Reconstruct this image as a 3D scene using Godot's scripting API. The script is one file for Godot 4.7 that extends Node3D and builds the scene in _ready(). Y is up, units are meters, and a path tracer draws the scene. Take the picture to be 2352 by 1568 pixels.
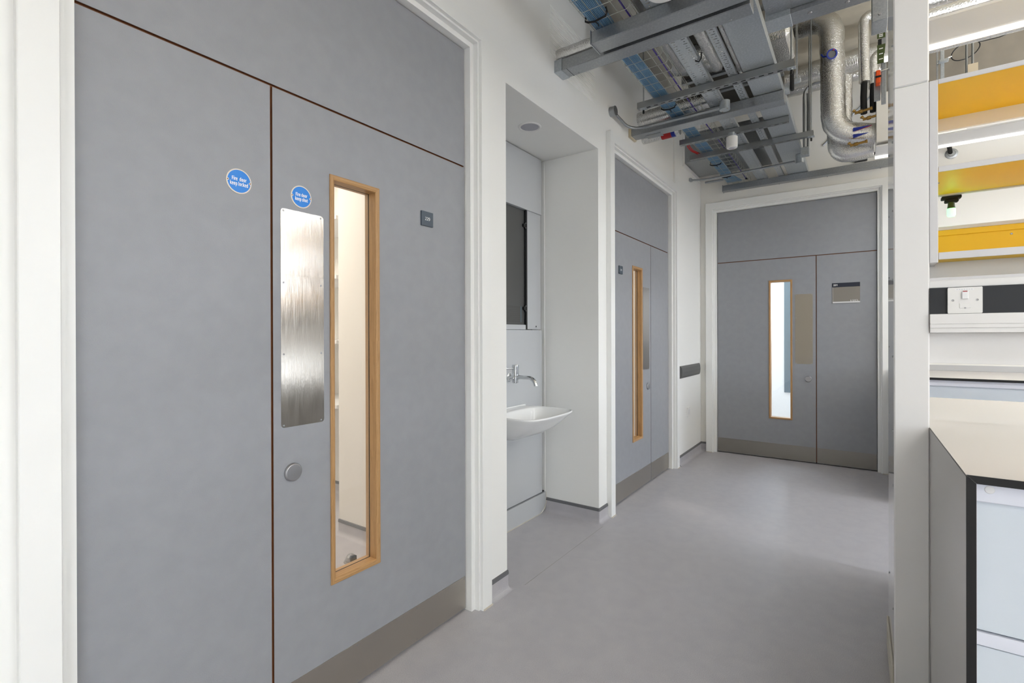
extends Node3D

# ------------------------------------------------------------------ mesh builder
class MB:
	var v := PackedVector3Array()
	var n := PackedVector3Array()
	var t := PackedVector2Array()
	var ix := PackedInt32Array()

	func tri(a: Vector3, b: Vector3, c: Vector3) -> void:      # counter-clockwise seen from outside
		var nn := (b - a).cross(c - a).normalized()
		var i := v.size()
		for p in [a, b, c]:
			v.append(p); n.append(nn); t.append(uv_of(p, nn))
		ix.append_array(PackedInt32Array([i, i + 2, i + 1]))

	func quad(a: Vector3, b: Vector3, c: Vector3, d: Vector3) -> void:
		var nn := (b - a).cross(d - a)
		if nn.length_squared() < 1e-16:
			nn = (c - b).cross(d - b)
		nn = nn.normalized()
		var i := v.size()
		for p in [a, b, c, d]:
			v.append(p); n.append(nn); t.append(uv_of(p, nn))
		ix.append_array(PackedInt32Array([i, i + 2, i + 1, i, i + 3, i + 2]))

	func quad_uv(p: Array, uv: Array) -> void:
		var nn: Vector3 = (p[1] - p[0]).cross(p[3] - p[0]).normalized()
		var i := v.size()
		for k in 4:
			v.append(p[k]); n.append(nn); t.append(uv[k])
		ix.append_array(PackedInt32Array([i, i + 2, i + 1, i, i + 3, i + 2]))

	func quad_out(a: Vector3, b: Vector3, c: Vector3, d: Vector3, away: Vector3) -> void:
		if (b - a).cross(d - a).dot(away) >= 0.0:
			quad(a, b, c, d)
		else:
			quad(a, d, c, b)

	func uv_of(p: Vector3, nn: Vector3) -> Vector2:
		var a := nn.abs()
		if a.x >= a.y and a.x >= a.z:
			return Vector2(p.z, -p.y)
		if a.y >= a.z:
			return Vector2(p.x, p.z)
		return Vector2(p.x, -p.y)

	func box(x0: float, x1: float, y0: float, y1: float, z0: float, z1: float, ch := 0.0) -> void:
		var lo := Vector3(minf(x0, x1), minf(y0, y1), minf(z0, z1))
		var hi := Vector3(maxf(x0, x1), maxf(y0, y1), maxf(z0, z1))
		var ce := (lo + hi) * 0.5
		var h := (hi - lo) * 0.5
		var c := minf(ch, minf(h.x, minf(h.y, h.z)) * 0.9)
		for ax in 3:
			var b := (ax + 1) % 3
			var d := (ax + 2) % 3
			for s in [-1.0, 1.0]:
				var q := []
				for k in [[-1, -1], [1, -1], [1, 1], [-1, 1]]:
					var p := Vector3.ZERO
					p[ax] = s * h[ax]; p[b] = k[0] * (h[b] - c); p[d] = k[1] * (h[d] - c)
					q.append(ce + p)
				var away := Vector3.ZERO
				away[ax] = s
				quad_out(q[0], q[1], q[2], q[3], away)
		if c <= 0.0:
			return
		for ax in 3:                                               # edges along ax
			var b := (ax + 1) % 3
			var d := (ax + 2) % 3
			for sb in [-1.0, 1.0]:
				for sd in [-1.0, 1.0]:
					var q := []
					for k in [[-1.0, 0], [1.0, 0], [1.0, 1], [-1.0, 1]]:
						var p := Vector3.ZERO
						p[ax] = k[0] * (h[ax] - c)
						p[b] = sb * (h[b] - (c if k[1] == 1 else 0.0))
						p[d] = sd * (h[d] - (0.0 if k[1] == 1 else c))
						q.append(ce + p)
					var away := Vector3.ZERO
					away[b] = sb; away[d] = sd
					quad_out(q[0], q[1], q[2], q[3], away)
		for sx in [-1.0, 1.0]:
			for sy in [-1.0, 1.0]:
				for sz in [-1.0, 1.0]:
					var p0 := ce + Vector3(sx * h.x, sy * (h.y - c), sz * (h.z - c))
					var p1 := ce + Vector3(sx * (h.x - c), sy * h.y, sz * (h.z - c))
					var p2 := ce + Vector3(sx * (h.x - c), sy * (h.y - c), sz * h.z)
					if (p1 - p0).cross(p2 - p0).dot(Vector3(sx, sy, sz)) > 0:
						tri(p0, p1, p2)
					else:
						tri(p0, p2, p1)

	# round tube through points; radii may be one number or an array
	func tube(path: Array, r, sides := 8, caps := true, wob := 0.0, seed_ := 0) -> void:
		var rng := RandomNumberGenerator.new()
		rng.seed = 77 + seed_
		var m := path.size()
		var prev_n := Vector3.ZERO
		var rings := []
		var along := 0.0
		var base := v.size()
		for i in m:
			var p: Vector3 = path[i]
			var tan_: Vector3
			if i == 0:
				tan_ = path[1] - path[0]
			elif i == m - 1:
				tan_ = path[m - 1] - path[m - 2]
			else:
				tan_ = (path[i + 1] - path[i]).normalized() + (path[i] - path[i - 1]).normalized()
			tan_ = tan_.normalized()
			if i > 0:
				along += (path[i] - path[i - 1]).length()
			var nn: Vector3
			if i == 0:
				nn = tan_.cross(Vector3.UP if absf(tan_.y) < 0.9 else Vector3.RIGHT).normalized()
			else:
				nn = (prev_n - tan_ * prev_n.dot(tan_)).normalized()
			prev_n = nn
			var bb := tan_.cross(nn)
			var rr: float = r[i] if r is Array else r
			for k in sides + 1:
				var a := TAU * k / sides
				var dir := nn * cos(a) + bb * sin(a)
				var w := 1.0 + (rng.randf_range(-wob, wob) if k < sides else 0.0)
				v.append(p + dir * rr * w); n.append(dir); t.append(Vector2(float(k) / sides * TAU * rr, along))
				if k == sides:
					v[v.size() - 1] = v[v.size() - 1 - sides]
			rings.append([p, tan_])
		for i in m - 1:
			for k in sides:
				var a := base + i * (sides + 1) + k
				var b := a + sides + 1
				ix.append_array(PackedInt32Array([a, b, a + 1, a + 1, b, b + 1]))
		if caps:
			for e in [0, m - 1]:
				var c0: Vector3 = rings[e][0]
				var dir: Vector3 = rings[e][1] * (-1.0 if e == 0 else 1.0)
				for k in sides:
					var a: Vector3 = v[base + e * (sides + 1) + k]
					var b: Vector3 = v[base + e * (sides + 1) + k + 1]
					if (a - c0).cross(b - c0).dot(dir) > 0:
						tri(c0, a, b)
					else:
						tri(c0, b, a)

	# profile of (radius, height) turned round the axis; flat per segment, smooth round
	func lathe(o: Vector3, axis: Vector3, prof: Array, seg := 24) -> void:
		axis = axis.normalized()
		var a0 := axis.cross(Vector3.UP if absf(axis.y) < 0.9 else Vector3.RIGHT).normalized()
		var b0 := axis.cross(a0)
		for i in prof.size() - 1:
			var p: Vector2 = prof[i]
			var q: Vector2 = prof[i + 1]
			var dd := (q - p)
			if dd.length() < 1e-7:
				continue
			var base := v.size()
			var nr := Vector2(dd.y, -dd.x).normalized()
			for k in seg + 1:
				var a := TAU * k / seg
				var dir := a0 * cos(a) + b0 * sin(a)
				var nn := (dir * nr.x + axis * nr.y).normalized()
				v.append(o + dir * p.x + axis * p.y); n.append(nn); t.append(Vector2(a * 0.05, p.y))
				v.append(o + dir * q.x + axis * q.y); n.append(nn); t.append(Vector2(a * 0.05, q.y))
			for k in seg:
				var s := base + k * 2
				var g := (v[s + 1] - v[s]).cross(v[s + 2] - v[s])
				if g.length_squared() < 1e-18:
					g = (v[s + 3] - v[s + 1]).cross(v[s + 2] - v[s + 1])
				if g.dot(n[s]) > 0:
					ix.append_array(PackedInt32Array([s, s + 2, s + 1, s + 1, s + 2, s + 3]))
				else:
					ix.append_array(PackedInt32Array([s, s + 1, s + 2, s + 1, s + 3, s + 2]))

	# outline (counter-clockwise in u,w) pushed out along dir
	func prism(o: Vector3, u: Vector3, w: Vector3, dir: Vector3, pts: Array, len_: float) -> void:
		var poly := PackedVector2Array(pts)
		if Geometry2D.is_polygon_clockwise(poly):
			poly.reverse()
		var flip := u.cross(w).dot(dir) < 0
		var m := poly.size()
		var f := []
		var g := []
		for p in poly:
			f.append(o + u * p.x + w * p.y)
			g.append(o + u * p.x + w * p.y + dir * len_)
		for i in m:
			var j := (i + 1) % m
			if flip:
				quad(f[j], f[i], g[i], g[j])
			else:
				quad(f[i], f[j], g[j], g[i])
		var tr := Geometry2D.triangulate_polygon(poly)
		for i in range(0, tr.size(), 3):
			var a: int = tr[i]
			var b: int = tr[i + 1]
			var c: int = tr[i + 2]
			var up: bool = (g[b] - g[a]).cross(g[c] - g[a]).dot(dir) > 0
			if up:
				tri(g[a], g[b], g[c]); tri(f[a], f[c], f[b])
			else:
				tri(g[a], g[c], g[b]); tri(f[a], f[b], f[c])

	# flat strip in plane (o, e1 along, e2 across) with holes repeated every pitch; holes: [along0, along1, across0, across1]
	func punched(o: Vector3, e1: Vector3, e2: Vector3, count: int, pitch: float, width: float, holes: Array) -> void:
		var xs := [0.0, pitch]
		var ys := [0.0, width]
		for h in holes:
			for k in [0, 1]:
				if not xs.has(h[k]): xs.append(h[k])
				if not ys.has(h[2 + k]): ys.append(h[2 + k])
		xs.sort(); ys.sort()
		var cells := []
		for j in ys.size() - 1:
			var i := 0
			while i < xs.size() - 1:
				if solid(holes, (xs[i] + xs[i + 1]) * 0.5, (ys[j] + ys[j + 1]) * 0.5):
					var i2 := i + 1
					while i2 < xs.size() - 1 and solid(holes, (xs[i2] + xs[i2 + 1]) * 0.5, (ys[j] + ys[j + 1]) * 0.5):
						i2 += 1
					cells.append([xs[i], xs[i2], ys[j], ys[j + 1]])
					i = i2
				else:
					i += 1
		for c in count:
			for q in cells:
				var b := o + e1 * (c * pitch)
				quad(b + e1 * q[0] + e2 * q[2], b + e1 * q[1] + e2 * q[2], b + e1 * q[1] + e2 * q[3], b + e1 * q[0] + e2 * q[3])

	func solid(holes: Array, x: float, y: float) -> bool:
		for h in holes:
			if x > h[0] and x < h[1] and y > h[2] and y < h[3]:
				return false
		return true

	# profile points (d outwards from the opening, w proud) carried from corner a to corner b; da, db are the directions in which d grows there
	func mitre(prof: Array, a: Vector2, da: Vector2, b: Vector2, db: Vector2) -> void:
		var along := (b - a).length()
		var acc := 0.0
		for i in prof.size() - 1:
			var p: Vector2 = prof[i]
			var q: Vector2 = prof[i + 1]
			var st := (q - p).length()
			var A := Vector3(a.x + da.x * p.x, a.y + da.y * p.x, p.y)
			var B := Vector3(b.x + db.x * p.x, b.y + db.y * p.x, p.y)
			var C := Vector3(b.x + db.x * q.x, b.y + db.y * q.x, q.y)
			var D := Vector3(a.x + da.x * q.x, a.y + da.y * q.x, q.y)
			var s := a.length() * 0.37
			var uv := [Vector2(acc, s), Vector2(acc, s + along), Vector2(acc + st, s + along), Vector2(acc + st, s)]
			var mid := (da + db).normalized()
			var outn := Vector3(-(q.y - p.y) * mid.x, -(q.y - p.y) * mid.y, (q.x - p.x))
			if (B - A).cross(D - A).dot(outn) >= 0:
				quad_uv([A, B, C, D], uv)
			else:
				quad_uv([A, D, C, B], [uv[0], uv[3], uv[2], uv[1]])
			acc += st

	func mesh() -> ArrayMesh:
		var arr := []
		arr.resize(Mesh.ARRAY_MAX)
		arr[Mesh.ARRAY_VERTEX] = v
		arr[Mesh.ARRAY_NORMAL] = n
		arr[Mesh.ARRAY_TEX_UV] = t
		arr[Mesh.ARRAY_INDEX] = ix
		var m := ArrayMesh.new()
		m.add_surface_from_arrays(Mesh.PRIMITIVE_TRIANGLES, arr)
		return m

# ------------------------------------------------------------------ scene helpers
var M := {}
var taken := {}

func numbered(s: String) -> String:
	taken[s] = taken.get(s, 0) + 1
	return s if taken[s] == 1 else "%s_%03d" % [s, taken[s] - 1]

func obj(called: String, mb: MB, mat: Material, parent: Node = self) -> MeshInstance3D:
	var o := MeshInstance3D.new()
	o.name = numbered(called) if parent == self else called
	o.mesh = mb.mesh()
	o.material_override = mat
	parent.add_child(o, true)
	return o

func tag(o: Node, label: String, category := "", group := "") -> Node:
	o.set_meta("label", label)
	if category: o.set_meta("category", category)
	if group: o.set_meta("group", group)
	return o

func thing(called: String, label: String, category: String, at := Vector3.ZERO, turn := 0.0, group := "") -> Node3D:
	var o := Node3D.new()
	o.name = numbered(called)
	o.position = at
	o.rotation.y = turn
	add_child(o, true)
	tag(o, label, category, group)
	return o

func struct_(o: Node, label: String) -> Node:
	o.set_meta("kind", "structure")
	o.set_meta("label", label)
	return o

func bx(x0: float, x1: float, y0: float, y1: float, z0: float, z1: float, ch := 0.0) -> MB:
	var m := MB.new()
	m.box(x0, x1, y0, y1, z0, z1, ch)
	return m

func tb(path: Array, r, sides := 10, wob := 0.0, sd := 0) -> MB:
	var m := MB.new()
	m.tube(path, r, sides, true, wob, sd)
	return m

func lt(o: Vector3, axis: Vector3, prof: Array, seg := 24) -> MB:
	var m := MB.new()
	m.lathe(o, axis, prof, seg)
	return m

# straight runs joined by round bends
func bend(pts: Array, r: float, step := 0.03, arc := 8) -> Array:
	var out := [pts[0]]
	for i in range(1, pts.size() - 1):
		var p: Vector3 = pts[i]
		var a: Vector3 = (pts[i - 1] - p).normalized()
		var b: Vector3 = (pts[i + 1] - p).normalized()
		var k := r
		var s := p + a * k
		var e := p + b * k
		for j in arc + 1:
			var f := float(j) / arc
			out.append(s.lerp(p, f).lerp(p.lerp(e, f), f))
	out.append(pts[pts.size() - 1])
	var fine := [out[0]]
	for i in range(1, out.size()):
		var a: Vector3 = fine[fine.size() - 1]
		var b: Vector3 = out[i]
		var c := int(ceil((b - a).length() / step))
		for j in range(1, c + 1):
			fine.append(a.lerp(b, float(j) / c))
	return fine

func rrect(x0: float, x1: float, y0: float, y1: float, r: float, seg := 4) -> Array:
	var out := []
	for c in [[x1 - r, y0 + r, -PI / 2], [x1 - r, y1 - r, 0.0], [x0 + r, y1 - r, PI / 2], [x0 + r, y0 + r, PI]]:
		for k in seg + 1:
			var a: float = c[2] + PI / 2 * k / seg
			out.append(Vector2(c[0] + r * cos(a), c[1] + r * sin(a)))
	return out

func text(s: String, height: float, mat: Material, parent: Node, at: Vector3, bold := true, turn := Vector3.ZERO, wide := 1.0) -> MeshInstance3D:
	var f := SystemFont.new()
	f.font_names = PackedStringArray(["Droid Sans"])
	if bold:
		f.font_weight = 700
	var tm := TextMesh.new()
	tm.font = f
	tm.text = s
	tm.font_size = 64
	tm.pixel_size = height / 46.0
	tm.depth = 0.0006
	tm.curve_step = 2.0
	var o := MeshInstance3D.new()
	o.name = "lettering"
	o.mesh = tm
	o.material_override = mat
	o.position = at
	o.rotation = turn
	o.scale = Vector3(wide, 1, 1)
	parent.add_child(o, true)
	return o

func mat(called: String, c: Color, rough := 0.5, metal := 0.0, spec := 0.5) -> StandardMaterial3D:
	var m := StandardMaterial3D.new()
	m.resource_name = called
	m.albedo_color = c
	m.roughness = rough
	m.metallic = metal
	m.metallic_specular = spec
	M[called] = m
	return m

func noise_tex(freq: float, ramp: Array, size := 512, sd := 1, type := FastNoiseLite.TYPE_SIMPLEX_SMOOTH, oct := 4) -> NoiseTexture2D:
	var f := FastNoiseLite.new()
	f.noise_type = type
	f.frequency = freq
	f.seed = sd
	f.fractal_octaves = oct
	var nt := NoiseTexture2D.new()
	nt.width = size
	nt.height = size
	nt.seamless = true
	nt.noise = f
	if ramp.size():
		var g := Gradient.new()
		g.offsets = PackedFloat32Array(range(ramp.size()).map(func(i): return float(i) / (ramp.size() - 1)))
		g.colors = PackedColorArray(ramp)
		nt.color_ramp = g
	return nt

func bump(freq: float, strength: float, size := 512, sd := 1, type := FastNoiseLite.TYPE_SIMPLEX_SMOOTH, oct := 3) -> NoiseTexture2D:
	var nt := noise_tex(freq, [], size, sd, type, oct)
	nt.as_normal_map = true
	nt.bump_strength = strength
	return nt

func tri_map(m: StandardMaterial3D, scale: float, world := true) -> void:
	m.uv1_triplanar = true
	m.uv1_world_triplanar = world
	m.uv1_scale = Vector3.ONE * scale

# ------------------------------------------------------------------ materials
func materials() -> void:
	var m := mat("white_paint", Color(0.95, 0.948, 0.935), 0.55)
	m.normal_enabled = true
	m.normal_texture = bump(0.02, 1.2, 512, 4)
	m.normal_scale = 0.15
	tri_map(m, 3.0)
	mat("joinery_white", Color(0.945, 0.945, 0.935), 0.38)
	mat("sealant", Color(0.80, 0.77, 0.71), 0.5)
	mat("cream_wall", Color(0.935, 0.925, 0.90), 0.6)
	m = mat("door_grey", Color.WHITE, 0.42)
	m.albedo_texture = noise_tex(0.012, [Color(0.575, 0.582, 0.60), Color(0.595, 0.602, 0.62)], 512, 8)
	m.normal_enabled = true
	m.normal_texture = bump(0.25, 2.0, 512, 9)
	m.normal_scale = 0.12
	tri_map(m, 2.0)
	mat("hardwood_core", Color(0.46, 0.27, 0.13), 0.6)
	mat("gap_black", Color(0.05, 0.05, 0.055), 0.7)
	# vinyl floor: fine flecks over slow tone changes
	m = mat("vinyl_floor", Color(1, 1, 1), 0.40)
	m.albedo_texture = noise_tex(0.16, [Color(0.50, 0.49, 0.51), Color(0.70, 0.69, 0.705), Color(0.76, 0.748, 0.758), Color(0.93, 0.92, 0.92)], 1024, 3)
	m.detail_enabled = true
	m.detail_blend_mode = BaseMaterial3D.BLEND_MODE_MUL
	m.detail_albedo = noise_tex(0.008, [Color(0.96, 0.96, 0.97), Color(1, 1, 1)], 512, 5)
	m.roughness_texture = noise_tex(0.03, [Color(0.36, 0.36, 0.36), Color(0.48, 0.48, 0.48)], 512, 12)
	m.roughness = 1.0
	m.normal_enabled = true
	m.normal_texture = bump(0.2, 2.0, 512, 6)
	m.normal_scale = 0.1
	tri_map(m, 2.2)
	mat("weld", Color(0.60, 0.585, 0.565), 0.5)
	mat("cap_grey", Color(0.40, 0.40, 0.41), 0.45)
	# oak with the grain along V
	for k in 2:
		var im := Image.create(256, 1024, false, Image.FORMAT_RGB8)
		var f := FastNoiseLite.new()
		f.seed = 21 + k
		f.frequency = 0.02
		var g := FastNoiseLite.new()
		g.seed = 31 + k
		g.frequency = 0.05
		for y in 1024:
			for x in 256:
				var w := f.get_noise_2d(x * 1.0, y * 0.09) * 26.0
				var ring := absf(sin((x + w) * 0.11 + f.get_noise_2d(x * 0.3, y * 0.03) * 6.0))
				var fib := g.get_noise_2d(x * 14.0, y * 0.5)
				var p := clampf(0.55 + 0.28 * (ring - 0.5) + 0.22 * fib, 0, 1)
				im.set_pixel(x, y, Color(0.53, 0.38, 0.225).lerp(Color(0.80, 0.64, 0.44), p))
		var om := mat("oak" if k == 0 else "oak_dark", Color(1, 1, 1) if k == 0 else Color(0.9, 0.84, 0.78), 0.45)
		om.albedo_texture = ImageTexture.create_from_image(im)
		om.uv1_scale = Vector3(9.0, 1.4, 1)
	# brushed stainless, brushing across (horizontal lines)
	m = mat("stainless", Color(0.80, 0.78, 0.75), 0.30, 1.0)
	var ib := Image.create(512, 128, false, Image.FORMAT_RGB8)
	var rb := FastNoiseLite.new()
	rb.frequency = 0.3
	for y in 128:
		for x in 512:
			var q := 0.5 + 0.5 * rb.get_noise_2d(x * 3.0, y * 0.06)
			ib.set_pixel(x, y, Color(q, q, q))
	ib.bump_map_to_normal_map(3.0)
	m.normal_enabled = true
	m.normal_texture = ImageTexture.create_from_image(ib)
	m.normal_scale = 0.12
	m.roughness_texture = noise_tex(0.02, [Color(0.12, 0.12, 0.12), Color(0.17, 0.17, 0.17)], 256, 15)
	m.roughness = 1.0
	m.uv1_scale = Vector3(11, 2, 1)
	m = mat("stainless_dark", Color(0.72, 0.70, 0.67), 0.38, 1.0)
	mat("stainless_kick", Color(0.60, 0.585, 0.56), 0.34, 1.0)
	mat("plate_dim", Color(0.60, 0.585, 0.56), 0.30, 1.0)
	mat("plate_tan", Color(0.64, 0.61, 0.565), 0.32, 1.0)
	mat("satin_steel", Color(0.66, 0.66, 0.67), 0.38, 0.9)
	mat("chrome", Color(0.86, 0.87, 0.88), 0.06, 1.0)
	mat("brass", Color(0.60, 0.48, 0.27), 0.35, 1.0)
	# galvanised sheet: spangle
	m = mat("galvanised", Color(1, 1, 1), 0.34, 0.85)
	m.albedo_texture = noise_tex(0.06, [Color(0.60, 0.615, 0.63), Color(0.64, 0.655, 0.67), Color(0.68, 0.69, 0.70)], 512, 17, FastNoiseLite.TYPE_CELLULAR, 2)
	tri_map(m, 3.0)
	m = mat("galvanised_pale", Color(1, 1, 1), 0.36, 0.7)
	m.albedo_texture = noise_tex(0.06, [Color(0.66, 0.69, 0.71), Color(0.76, 0.78, 0.80)], 512, 18, FastNoiseLite.TYPE_CELLULAR, 2)
	tri_map(m, 3.0)
	mat("strut_steel", Color(0.60, 0.61, 0.615), 0.36, 0.85)
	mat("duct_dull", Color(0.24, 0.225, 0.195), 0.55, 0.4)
	mat("wire_zinc", Color(0.74, 0.75, 0.72), 0.40, 0.7)
	# crinkled foil
	m = mat("foil", Color(0.86, 0.86, 0.855), 0.20, 1.0)
	m.normal_enabled = true
	m.normal_texture = bump(0.035, 9.0, 512, 23, FastNoiseLite.TYPE_SIMPLEX_SMOOTH, 5)
	m.normal_scale = 1.0
	tri_map(m, 5.5)
	mat("cable_blue", Color(0.43, 0.59, 0.72), 0.4)
	mat("cable_purple", Color(0.24, 0.17, 0.52), 0.45)
	mat("cable_red", Color(0.70, 0.07, 0.08), 0.45)
	mat("black_plastic", Color(0.035, 0.035, 0.04), 0.5)
	mat("black_core", Color(0.055, 0.053, 0.055), 0.38)
	mat("rubber_black", Color(0.06, 0.06, 0.065), 0.75)
	m = mat("concrete", Color(1, 1, 1), 0.85)
	m.albedo_texture = noise_tex(0.012, [Color(0.66, 0.63, 0.57), Color(0.76, 0.725, 0.65)], 512, 27)
	tri_map(m, 0.6)
	m = mat("concrete_dark", Color(0.66, 0.65, 0.645), 0.85)
	m.albedo_texture = M.concrete.albedo_texture
	tri_map(m, 0.6)
	mat("panel_grey", Color(0.735, 0.742, 0.75), 0.35)
	mat("ceramic", Color(0.94, 0.94, 0.935), 0.07)
	mat("recess_dark", Color(0.30, 0.30, 0.295), 0.4)
	mat("gloss_white", Color(0.925, 0.92, 0.915), 0.06)
	mat("satin_white", Color(0.90, 0.90, 0.90), 0.3)
	mat("alu_white", Color(0.85, 0.845, 0.85), 0.35)
	m = mat("yellow", Color(0.97, 0.80, 0.13), 0.5)
	m = mat("worktop", Color(0.80, 0.765, 0.73), 0.16)
	mat("upstand_grey", Color(0.74, 0.74, 0.745), 0.35)
	mat("end_panel", Color(0.76, 0.75, 0.74), 0.28)
	mat("bench_front", Color(0.84, 0.87, 0.90), 0.18)
	mat("bench_rail", Color(0.89, 0.90, 0.94), 0.2)
	mat("trunk_dark", Color(0.12, 0.13, 0.15), 0.5)
	mat("sign_blue", Color(0.07, 0.50, 0.86), 0.3)
	mat("sign_cream", Color(0.88, 0.84, 0.79), 0.3)
	mat("sign_slate", Color(0.27, 0.315, 0.36), 0.4)
	mat("sign_navy", Color(0.105, 0.125, 0.19), 0.4)
	mat("sign_steel", Color(0.55, 0.53, 0.51), 0.3, 0.8)
	mat("letter_white", Color(0.95, 0.95, 0.95), 0.4)
	mat("print_grey", Color(0.35, 0.35, 0.35), 0.6)
	mat("paper_grey", Color(0.30, 0.30, 0.29), 0.6)
	mat("label_green", Color(0.23, 0.28, 0.11), 0.5)
	mat("label_blue", Color(0.05, 0.16, 0.55), 0.45)
	mat("label_red", Color(0.62, 0.05, 0.06), 0.45)
	mat("orange", Color(0.90, 0.33, 0.08), 0.5)
	mat("grille_grey", Color(0.70, 0.70, 0.73), 0.6)
	mat("plastic_white", Color(0.93, 0.925, 0.915), 0.35)
	mat("bump_grey", Color(0.37, 0.37, 0.37), 0.5)
	mat("frame_blue_grey", Color(0.36, 0.43, 0.47), 0.5)
	mat("card_cream", Color(0.83, 0.78, 0.68), 0.7)
	m = mat("glass", Color(0.97, 0.99, 0.98, 0.04), 0.02)
	m.transparency = BaseMaterial3D.TRANSPARENCY_ALPHA
	for e in [["led_glow", Color(1.0, 0.985, 0.965), 1.8], ["panel_glow", Color(1.0, 0.97, 0.92), 1.6], ["green_glow", Color(0.45, 1.0, 0.55), 2.2]]:
		m = mat(e[0], Color(0.9, 0.9, 0.9), 0.5)
		m.emission_enabled = true
		m.emission = e[1]
		m.emission_energy_multiplier = e[2]

# ------------------------------------------------------------------ the scene
func _ready() -> void:
	camera_and_light()
	materials()
	shell()
	doors()
	alcove()
	wall_things()
	bench_side()
	ceiling_services()
	beyond_rooms()

func camera_and_light() -> void:
	var cam := Camera3D.new()
	cam.name = "camera"
	cam.position = Vector3(0, 1.30, 0)
	cam.basis = Basis(Vector3.UP, 0.6123) * Basis(Vector3.RIGHT, -0.0018) * Basis(Vector3.BACK, -0.0029)
	cam.near = 0.05
	cam.far = 100.0
	cam.projection = Camera3D.PROJECTION_FRUSTUM
	cam.keep_aspect = Camera3D.KEEP_HEIGHT
	cam.size = 0.05 * 1568.0 / 1132.29
	cam.frustum_offset = Vector2(0, -0.05 * 11.31 / 1132.29)
	add_child(cam)
	cam.current = true
	var we := WorldEnvironment.new()
	we.name = "world"
	var e := Environment.new()
	e.background_mode = Environment.BG_SKY
	var sm := ProceduralSkyMaterial.new()
	sm.sky_top_color = Color(0.86, 0.93, 1.0)
	sm.sky_horizon_color = Color(0.97, 0.98, 1.0)
	sm.ground_bottom_color = Color(0.45, 0.45, 0.44)
	sm.ground_horizon_color = Color(0.7, 0.7, 0.7)
	sm.sky_energy_multiplier = 2.7
	sm.ground_energy_multiplier = 1.1
	var sk := Sky.new()
	sk.sky_material = sm
	e.sky = sk
	e.tonemap_mode = Environment.TONE_MAPPER_LINEAR
	e.tonemap_exposure = 1.0
	e.sdfgi_enabled = true
	e.ssao_enabled = true
	e.ssil_enabled = true
	we.environment = e
	add_child(we)

func area(at: Vector3, sx: float, sy: float, energy: float, c: Color, parent: Node = self, tilt := -PI / 2) -> void:
	var l := AreaLight3D.new()
	l.name = "lamp_light"
	l.area_size = Vector2(sx, sy)
	l.light_energy = energy
	l.light_color = c
	l.area_range = 20.0
	l.area_attenuation = 2.0
	l.shadow_enabled = true
	parent.add_child(l, true)
	l.position = at
	l.rotation.x = tilt

const LED_DOWN := 4.5
const LED_UP := 8.0
const LED_TINT := Color(0.955, 0.975, 1.0)
const XW := -1.475       # face of the left wall
const XD := -1.527       # face of doors 1
const ZE := -5.79        # face of the end wall
const TOP := 3.95        # slab soffit

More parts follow.
